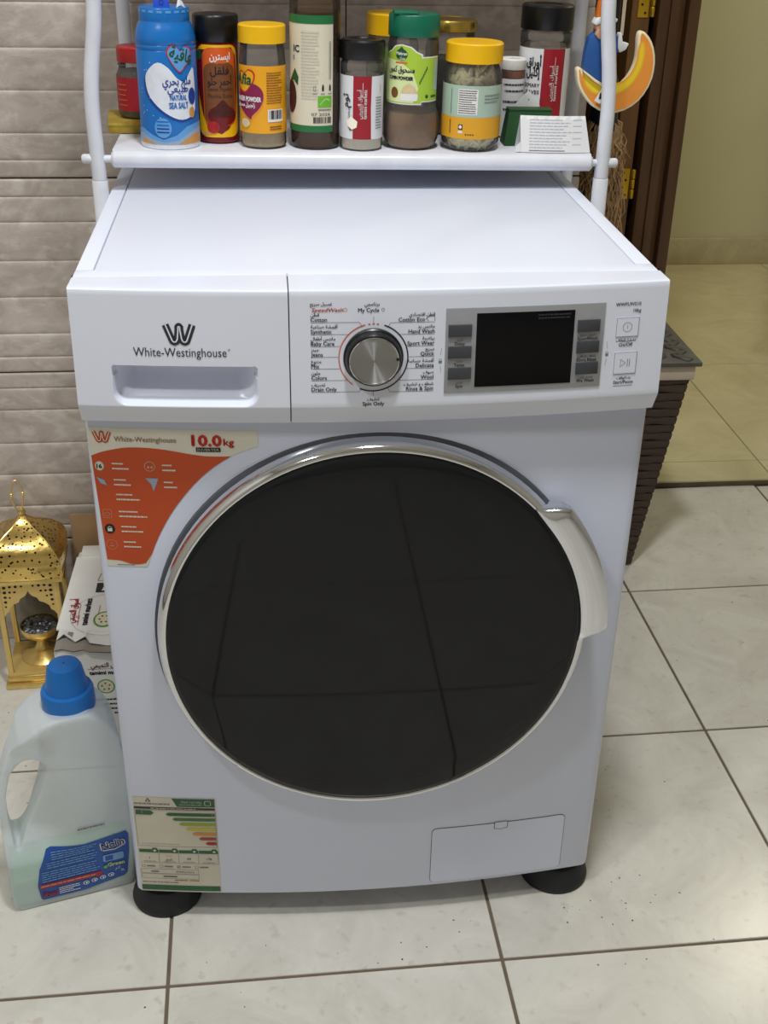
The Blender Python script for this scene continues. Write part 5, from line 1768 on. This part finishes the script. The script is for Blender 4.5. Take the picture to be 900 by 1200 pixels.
# ================================================================== BRASS LANTERN
t = thing('brass_lantern', 'square gold lantern with pierced domed roof and arched openings by the wall', 'lantern', (-0.5080, 0.5640, 0.0), 0.06)
W0 = 0.0500
build('base_plate', MB().box(-0.0560, 0.0560, -0.0560, 0.0560, 0, 0.012, 0.003), 'gold', t)
build('base_moulding', MB().box(-0.0530, 0.0530, -0.0530, 0.0530, 0.012, 0.024, 0.004), 'gold', t)
build('base_top', MB().box(-W0, W0, -W0, W0, 0.023, 0.030, 0.001), 'gold_pale', t)
ZH = 0.206
for sx in (-1, 1):
    for sy in (-1, 1):
        a, b_ = sorted((sx * W0, sx * (W0 - 0.0085)))
        c, d = sorted((sy * W0, sy * (W0 - 0.0085)))
        build('post', MB().box(a, b_, c, d, 0.029, ZH, 0.0008), 'gold_pale', t)
arch = []
zz0, zz1 = 0.1440, ZH
arch = [(-W0 + 0.008, zz1), (-W0 + 0.008, zz0 - 0.004), (-0.0370, zz0 + 0.004), (-0.0330, zz0 + 0.0060), (-0.0310, zz0 + 0.0140), (-0.0240, zz0 + 0.0200), (-0.0160, zz0 + 0.0235), (-0.0130, zz0 + 0.0300), (-0.0060, zz0 + 0.0340), (-0.0025, zz0 + 0.0385), (0.0, zz0 + 0.0440)]
arch = arch + [(-x, z) for x, z in arch[::-1][1:]]
pa = MB().prism(arch, -0.0012, 0.0012, 'y').mesh('arch_panel', 'gold_pale')
holes = Print(lambda u, v, off: (u, -0.0012 - off, v))
for s in (-1, 1):
    for u, v, r in ((0.036, 0.196, 0.0028), (0.027, 0.197, 0.0024), (0.018, 0.197, 0.0026), (0.009, 0.197, 0.002), (0.036, 0.187, 0.0030), (0.028, 0.187, 0.0022), (0.0205, 0.187, 0.0022), (0.036, 0.178, 0.0026), (0.0365, 0.169, 0.0026), (0.029, 0.177, 0.0018), (0.037, 0.160, 0.0018)):
        holes.ellipse(s * u, v, r, r * 0.9, 'hole_dark', 0, 9)
hm = holes.mb.mesh('pierced_holes', 'hole_dark')
for k in range(4):
    a = k * math.pi / 2
    o = link('arch_panel', pa, t, smooth=False)
    o.location = (W0 * 0.955 * math.sin(a), -W0 * 0.955 * math.cos(a), 0)
    o.rotation_euler = (0, 0, a)
    h = link('pierced_holes', hm, o, smooth=False)
build('eave', MB().box(-0.0575, 0.0575, -0.0575, 0.0575, ZH - 0.001, ZH + 0.006, 0.0015), 'gold', t)
prof = [(0.0570, ZH + 0.006), (0.0590, ZH + 0.014), (0.0600, ZH + 0.026), (0.0575, ZH + 0.038), (0.0500, ZH + 0.052), (0.0390, ZH + 0.064), (0.0270, ZH + 0.073), (0.0160, ZH + 0.080), (0.0080, ZH + 0.088), (0.0030, ZH + 0.095)]
rows_ = []
for r, z in prof:
    ring_ = []
    for k in range(4):
        a0 = math.pi / 4 + k * math.pi / 2
        p0 = Vector((r * math.cos(a0), r * math.sin(a0), 0)) * 1.36
        p1 = Vector((r * math.cos(a0 + math.pi / 2), r * math.sin(a0 + math.pi / 2), 0)) * 1.36
        for q in range(6):
            p = p0.lerp(p1, q / 6)
            bul = 1 + 0.06 * math.sin(math.pi * q / 6)
            ring_.append((p.x * bul, p.y * bul, z))
    rows_.append(ring_)
n = 24
dome = build('dome', MB().add([p for q in rows_ for p in q], [(i * n + k, i * n + (k + 1) % n, (i + 1) * n + (k + 1) % n, (i + 1) * n + k) for i in range(len(prof) - 1) for k in range(n)]), 'gold_punched', t, ang=0.5)
for k in range(4):
    a0 = math.pi / 4 + k * math.pi / 2
    build('ridge', MB().tube([(1.36 * r * math.cos(a0), 1.36 * r * math.sin(a0), z) for r, z in prof], 0.0013, 6), 'gold', dome)
build('finial', MB().lathe([(0.0035, ZH + 0.092), (0.0060, ZH + 0.096), (0.0066, ZH + 0.101), (0.0052, ZH + 0.106), (0.0005, ZH + 0.109)], 18), 'gold', t)
build('ring_handle', MB().tube([(0.0085 * math.cos(a) - 0.003, 0.002 * math.cos(a), ZH + 0.130 + 0.026 * math.sin(a)) for a in [math.radians(-75 + 330 * k / 28) for k in range(29)]], 0.0014, 8), 'gold_pale', t)
for s in (-1, 1):
    build('handle_bead', MB().lathe([(0.0012, -0.005), (0.0026, -0.0035), (0.0018, -0.0015), (0.0028, 0), (0.0018, 0.0015), (0.0026, 0.0035), (0.0012, 0.005)], 10, c=(s * 0.0085 - 0.003, s * 0.002, ZH + 0.130)), 'gold_pale', t)
build('back_pane', MB().box(-W0 + 0.008, W0 - 0.008, W0 - 0.006, W0 - 0.004, 0.030, ZH - 0.001), 'pane_glass', t, smooth=False)
c_ = thing('candle_bowl', 'small gold bowl heaped with silvery chips inside the lantern', 'bowl', (-0.5060, 0.5640, 0.0302))
build('foot', MB().lathe([(0.001, 0), (0.036, 0), (0.036, 0.002), (0.028, 0.008), (0.012, 0.016), (0.008, 0.026), (0.010, 0.038)], 32), 'gold', c_)
build('bowl', MB().lathe([(0.009, 0.036), (0.020, 0.040), (0.028, 0.047), (0.0315, 0.055), (0.0318, 0.062), (0.0300, 0.062), (0.0295, 0.056)], 36), 'gold', c_)
mb = MB()
rr = random.Random(5)
for k in range(150):
    a, q = rr.uniform(0, 6.283), math.sqrt(rr.random()) * 0.027
    M = Matrix.Translation((q * math.cos(a), q * math.sin(a), 0.058 + 0.010 * (1 - (q / 0.027) ** 2) + rr.uniform(-0.001, 0.002))) @ Matrix.Rotation(rr.uniform(0, 6.28), 4, 'Z') @ Matrix.Rotation(rr.uniform(-0.9, 0.9), 4, 'X')
    s = rr.uniform(0.0022, 0.0042)
    mb.add([M @ Vector(p) for p in ((-s, -s * 0.7, 0), (s, -s * 0.6, 0), (s * 0.8, s * 0.7, 0), (-s * 0.7, s * 0.6, 0), (0, 0, s * 0.6))], [(0, 1, 4), (1, 2, 4), (2, 3, 4), (3, 0, 4), (3, 2, 1, 0)])
mb.lathe([(0.0295, 0.056), (0.020, 0.060), (0.001, 0.063)], 24)
build('silver_chips', mb, 'foil_chips', c_, smooth=False)['kind'] = 'stuff'

# ================================================================== CARTONS
XB0, XB1, YB0, YB1, ZBX = -0.4360, -0.3300, 0.330, 0.618, 0.198
t = thing('market_carton', 'white printed grocery carton with torn front flap beside the lantern', 'box', (-0.383, 0.474, 0))
ox, oy = -0.383, 0.474
cb = MB().box(XB0 - ox, XB1 - ox, YB0 - oy, YB1 - oy, 0, ZBX, 0.003)
build('box_body', cb, 'carton_white', t)
# top flap that is bent up at the back, and the torn front flap
build('top_flap', MB().add([(XB0 - ox - 0.003, YB0 - oy + 0.052, ZBX + 0.0006), (XB1 - ox, YB0 - oy + 0.034, ZBX + 0.0006), (XB1 - ox, YB1 - oy - 0.03, ZBX + 0.004), (XB0 - ox + 0.001, YB1 - oy - 0.03, ZBX + 0.004),
                            (XB0 - ox - 0.003, YB0 - oy + 0.052, ZBX + 0.0036), (XB1 - ox, YB0 - oy + 0.034, ZBX + 0.0036), (XB1 - ox, YB1 - oy - 0.03, ZBX + 0.007), (XB0 - ox + 0.001, YB1 - oy - 0.03, ZBX + 0.007)],
                           [(3, 2, 1, 0), (4, 5, 6, 7), (0, 1, 5, 4), (1, 2, 6, 5), (2, 3, 7, 6), (3, 0, 4, 7)]), 'carton_white', t, smooth=False)
build('rear_flap', MB().box(XB0 - ox + 0.008, XB1 - ox, YB1 - oy - 0.030, YB1 - oy - 0.001, ZBX + 0.002, ZBX + 0.012, 0.001), 'carton_white', t)
zig = [(0.001, 0.002, 0.002), (0.012, 0.006, 0.009), (0.030, -0.002, 0.0035), (0.044, 0.003, 0.008), (0.052, -0.005, 0.005), (0.078, -0.008, 0.0035), (0.1055, -0.010, 0.006)]
tf = MB()
n = len(zig)
for k in range(2):                      # crumpled torn layers
    y_a, y_b = (0.056, 0.020) if k == 0 else (0.030, -0.004)
    vs_ = [(XB0 - ox + x, YB0 - oy + y_a - 0.17 * x, ZBX + 0.0008 + 0.0015 * (i % 2)) for i, (x, d, h_) in enumerate(zig)]
    vs_ += [(XB0 - ox + x, YB0 - oy + y_b + d * (1.6 if k == 0 else 0.5) - 0.05 * x, ZBX + (h_ if k == 0 else 0.001 + 0.25 * h_)) for x, d, h_ in zig]
    tf.add(vs_, [(i, i + 1, n + i + 1, n + i) for i in range(n - 1)], 'carton_white' if k == 0 else 'carton_inner')
    tf.add([(p[0], p[1], p[2] - 0.0016) for p in vs_], [(n + i, n + i + 1, i + 1, i) for i in range(n - 1)], 'carton_inner')
build('torn_flap', tf, 'carton_inner', t, smooth=False)
pr = Print(lambda u, v, off: (u - ox, v - oy, ZBX + 0.0036 + 0.0034 * (v - (YB0 + 0.02)) / (YB1 - YB0 - 0.05) + off), 0.2, 0.0006)
pr.arc(-0.366, 0.416, 0.0560, 0.0005, 40, 320, 'print_grey', 0, 30)
pr.text('أسواق التميمي', -0.4150, 0.428, 0.0150, 'logo_red', 1, align='c', ar=True, width=0.066, rot=math.pi / 2, bold=0.0004)
pr.text('tamimi markets', -0.3945, 0.424, 0.0130, 'print_black', 1, align='c', width=0.072, rot=math.pi / 2, bold=0.0005)
pr.rect(-0.4105, -0.4096, 0.405, 0.445, 'logo_red', 1)
pr.rect(-0.4090, -0.4081, 0.388, 0.415, 'logo_red', 1)
pr.rect(-0.3810, -0.3795, 0.408, 0.440, 'print_pale', 1)
pr.ellipse(-0.3700, 0.402, 0.0165, 0.0210, 'melon_green', 1, 22)
pr.ellipse(-0.3700, 0.402, 0.0135, 0.0175, 'melon_pale', 2, 22)
for k in range(6):
    a = k * 1.05
    pr.ellipse(-0.3700 + 0.007 * math.cos(a), 0.402 + 0.009 * math.sin(a), 0.0018, 0.0024, 'logo_red', 3, 8)
pr.rect(-0.3920, -0.332, 0.478, 0.505, 'print_dark', 1)
pr.poly([(-0.3830, 0.482), (-0.3790, 0.500), (-0.3750, 0.482)], 'carton_white', 2)
pr.line([(-0.392, 0.512), (-0.381, 0.512), (-0.380, 0.530), (-0.389, 0.533), (-0.392, 0.512)], 0.0009, 'print_dark', 1)
pr.build('top_print', t)
pr = Print(lambda u, v, off: (u - ox, YB0 - oy - off, v), 0.2)
pr.text('أسواق التميمي', -0.3600, 0.1650, 0.0120, 'logo_red', 1, align='c', ar=True, width=0.050, bold=0.0002)
pr.rect(-0.3900, -0.3320, 0.1618, 0.1624, 'logo_red', 1)
pr.text('tamimi markets', -0.3600, 0.1520, 0.0100, 'print_black', 1, align='c', width=0.056, bold=0.0004)
pr.ellipse(-0.3660, 0.1300, 0.0130, 0.0130, 'melon_green', 1, 20)
pr.ellipse(-0.3660, 0.1300, 0.0112, 0.0112, 'melon_pale', 2, 20)
for k in range(5):
    a = k * 1.257 + 0.4
    pr.ellipse(-0.3660 + 0.0060 * math.cos(a), 0.1300 + 0.0060 * math.sin(a), 0.0017, 0.0017, 'logo_red', 3, 8)
pr.arc(-0.366, 0.150, 0.0440, 0.0004, 200, 350, 'print_grey', 1, 24)
for k, w in enumerate((0.052, 0.046, 0.050, 0.044)):
    pr.lines_of_text(-0.332 - w + 0.006 * k, -0.3315, 0.1030 - 0.0085 * k, 0.1080 - 0.0085 * k, 1, 'print_black', 1, 30 + k, 0.55)
pr.build('front_print', t)
t = tag(build('flattened_carton', MB().box(-0.4480, -0.3080, 0.6370, 0.6410, 0.0, 0.2590, 0.001), 'carton_brown'), 'flat sheet of plain brown cardboard against the ridged wall', 'cardboard')

# ================================================================== DETERGENT BOTTLE
t = thing('detergent_bottle', 'milky plastic detergent bottle with blue cap, moulded handle and blue label', 'bottle', (-0.400, 0.075, 0), math.radians(15))
outer = [(0.012, 0.294), (-0.006, 0.290), (-0.020, 0.282), (-0.036, 0.266), (-0.053, 0.236), (-0.0650, 0.204), (-0.0725, 0.160), (-0.0745, 0.106), (-0.0742, 0.0685), (-0.0755, 0.035), (-0.0745, 0.010), (-0.068, 0.0), (0.078, 0.0), (0.0850, 0.010), (0.0880, 0.040), (0.0893, 0.108), (0.0883, 0.215), (0.0840, 0.250), (0.0740, 0.272), (0.0600, 0.287), (0.050, 0.294)]
hole = [(-0.0331, 0.211), (-0.0203, 0.2130), (-0.0126, 0.2070), (-0.0118, 0.1990), (-0.0204, 0.1698), (-0.0358, 0.131), (-0.0540, 0.0955), (-0.0572, 0.0985), (-0.0595, 0.1312), (-0.0580, 0.1672), (-0.0510, 0.1933), (-0.0421, 0.2055)]


def bottle_solid(outer, hole, hy, voxel, smooth, grow=0.0):
    b = bmesh.new()
    pts = outer + (hole or [])
    tris = tessellate_polygon([[Vector((p[0], p[1], 0)) for p in outer]] + ([[Vector((p[0], p[1], 0)) for p in hole]] if hole else []))
    fr = [b.verts.new((p[0], -hy, p[1])) for p in pts]
    bk = [b.verts.new((p[0], hy, p[1])) for p in pts]
    for q in tris:
        b.faces.new([fr[i] for i in q])
        b.faces.new([bk[i] for i in q][::-1])
    loops = [list(range(len(outer)))] + ([list(range(len(outer), len(pts)))] if hole else [])
    for L in loops:
        for i in range(len(L)):
            a, c = L[i], L[(i + 1) % len(L)]
            b.faces.new((fr[a], fr[c], bk[c], bk[a]))
    bmesh.ops.recalc_face_normals(b, faces=list(b.faces))
    me = bpy.data.meshes.new('solid')
    b.to_mesh(me)
    b.free()
    o = bpy.data.objects.new('solid', me)
    COL.objects.link(o)
    r = o.modifiers.new('r', 'REMESH')
    r.mode = 'VOXEL'
    r.voxel_size = voxel
    s = o.modifiers.new('s', 'SMOOTH')
    s.factor = 0.5
    s.iterations = smooth
    bpy.context.view_layer.update()
    out = bpy.data.meshes.new_from_object(o.evaluated_get(bpy.context.evaluated_depsgraph_get()))
    bpy.data.objects.remove(o)
    bpy.data.meshes.remove(me)
    return out


hc = (-0.036, 0.158)
bme = bottle_solid(outer, [(hc[0] + (x - hc[0]) * 1.16, hc[1] + 0.006 + (z - hc[1]) * 1.16) for x, z in hole], 0.041, 0.0028, 11)
z0 = min(v.co.z for v in bme.vertices)
for v in bme.vertices:
    v.co.z -= z0
    wz = ss((v.co.z - 0.075) / 0.05) * (1 - ss((v.co.z - 0.235) / 0.045))
    wu = 1 - ss((v.co.x + 0.040) / 0.060)
    v.co.y *= 1 - 0.62 * wz * wu
bme.materials.clear()
bme.materials.append(MATS['milky_plastic'])
bo = link('bottle_body', bme, t)
bme.polygons.foreach_set('use_smooth', [True] * len(bme.polygons))
liq = [(-0.0715, 0.048), (-0.0725, 0.035), (-0.0715, 0.012), (-0.066, 0.004), (0.076, 0.004), (0.082, 0.012), (0.085, 0.048)]
lme = bottle_solid(liq, None, 0.0375, 0.0035, 6)
lme.materials.clear()
lme.materials.append(MATS['bottle_liquid'])
link('liquid', lme, t)
lme.polygons.foreach_set('use_smooth', [True] * len(lme.polygons))
CXB = 0.0310
zc = 0.288
build('cap_skirt', MB().lathe([(0.0290, zc - 0.003), (0.0325, zc - 0.002), (0.0330, zc + 0.001), (0.0325, zc + 0.022), (0.0310, zc + 0.0255), (0.0270, zc + 0.027), (0.001, zc + 0.027)], 48, c=(CXB, 0, 0)), 'cap_blue', t)
build('cap_dome', MB().lathe([(0.0268, zc + 0.0262), (0.0262, zc + 0.029), (0.0215, zc + 0.056), (0.0190, zc + 0.0605), (0.0150, zc + 0.0620), (0.001, zc + 0.0625)], 48, c=(CXB, 0, 0)), 'cap_blue', t)
bvh = BVHTree.FromPolygons([v.co[:] for v in bme.vertices], [list(p.vertices) for p in bme.polygons])


def S_bottle(u, v, off):
    h = bvh.ray_cast(Vector((u, -0.2, v)), Vector((0, 1, 0)))
    y = h[0].y if h[0] is not None else -0.03
    return (u, y - off, v)


pr = Print(S_bottle, 0.008, 0.0009, 0.0003)
lab = [(-0.0390, 0.0150), (-0.0360, 0.0125), (0.0180, 0.0125), (0.0700, 0.0215), (0.0745, 0.0260), (0.0800, 0.0650), (0.0810, 0.0930), (0.0780, 0.0985), (0.0250, 0.0915), (-0.0180, 0.0955), (-0.0240, 0.0930), (-0.0360, 0.0650), (-0.0410, 0.0380)]
pr.poly(lab, 'bottle_label', 0)
lbo = pr.build('label', t)
pr = Print(S_bottle, 0.008, 0.0012, 0.0003)
pr.text('Nolin', 0.0600, 0.0765, 0.0170, 'print_white', 3, align='c', width=0.030, rot=0.10, bold=0.0012)
pr.text('Nolin', 0.0600, 0.0765, 0.0170, 'bottle_label', 4, align='c', width=0.029, rot=0.10, bold=0.0003)
pr.line([(0.046, 0.0735), (0.062, 0.0720), (0.0755, 0.0775)], 0.0012, 'print_white', 3)
pr.rrect(0.0450, 0.0720, 0.0530, 0.0650, 0.003, 'bottle_label_sky', 2)
pr.rrect(0.0480, 0.0580, 0.0550, 0.0630, 0.001, 'bottle_label', 3)
pr.text('Green', 0.0500, 0.0440, 0.0085, 'lime_pale', 3, width=0.022, bold=0.0004)
pr.ellipse(0.0470, 0.0450, 0.0025, 0.0028, 'bio_green', 4, 10)
pr.text('لتر', 0.0620, 0.0365, 0.0070, 'print_white', 3, align='c', ar=True)
pr.text('3L', 0.0690, 0.0310, 0.0060, 'print_white', 3, align='c')
pr.lines_of_text(-0.0190, 0.0400, 0.0770, 0.0900, 4, 'bottle_label_sky', 2, 3, 0.35)
pr.lines_of_text(-0.0260, 0.0400, 0.0640, 0.0755, 3, 'bottle_label_sky', 2, 4, 0.35)
pr.lines_of_text(-0.0340, 0.0400, 0.0420, 0.0610, 5, 'bottle_label_sky', 2, 5, 0.35)
pr.rect(-0.0385, 0.0420, 0.0325, 0.0395, 'lid_red', 2)
pr.lines_of_text(-0.0370, 0.0380, 0.0335, 0.0388, 1, 'print_pale', 3, 6, 0.35)
pr.text('Peel', -0.0370, 0.0180, 0.0110, 'lid_red', 3, width=0.018, slant=0.2, bold=0.0005)
pr.lines_of_text(-0.0150, 0.0120, 0.0165, 0.0290, 4, 'print_white', 2, 7, 0.4)
for k, u in enumerate((0.020, 0.031, 0.042, 0.053)):
    pr.ellipse(u, 0.0255 + 0.0012 * k, 0.0040, 0.0036, 'print_white', 3, 12)
    pr.ellipse(u, 0.0255 + 0.0012 * k, 0.0030, 0.0026, 'bottle_label', 4, 12)
    pr.ellipse(u + 0.0005, 0.0255 + 0.0012 * k, 0.0013, 0.0016, 'print_white', 5, 8)
pr.build('label_print', lbo)
pr = Print(S_bottle, 0.008, 0.0012, 0.0003)
pr.lines_of_text(0.018, 0.054, 0.1165, 0.1205, 1, 'print_grey', 2, 9, 0.7)
pr.build('date_stamp', bo)

# ================================================================== CRUMBS ON THE FLOOR
mb = MB()
rr = random.Random(21)
spots = [(rr.gauss(0.30, 0.05), rr.gauss(-0.03, 0.03)) for _ in range(16)] + [(rr.uniform(-0.3, 0.45), rr.uniform(-0.16, 0.0)) for _ in range(22)] + [(rr.uniform(-0.62, -0.44), rr.uniform(0.02, 0.45)) for _ in range(14)] + [(rr.uniform(0.36, 0.8), rr.uniform(0.0, 0.7)) for _ in range(10)]
for x, y in spots:
    if abs(x) < 0.325 and y > -0.02:
        continue
    s = rr.uniform(0.0006, 0.0015)
    a = rr.uniform(0, 6.28)
    c, d = math.cos(a) * s, math.sin(a) * s
    mb.add([(x - c * 1.4, y - d * 1.4, 0.0001), (x + d, y - c, 0.0001), (x + c * 1.3, y + d * 1.3, 0.0001), (x - d, y + c, 0.0001), (x, y, s)], [(0, 1, 4), (1, 2, 4), (2, 3, 4), (3, 0, 4), (3, 2, 1, 0)])
tag(build('floor_crumbs', mb, 'crumb_brown', smooth=False), 'tiny brown crumbs scattered over the cream floor tiles', 'crumbs', kind='stuff')
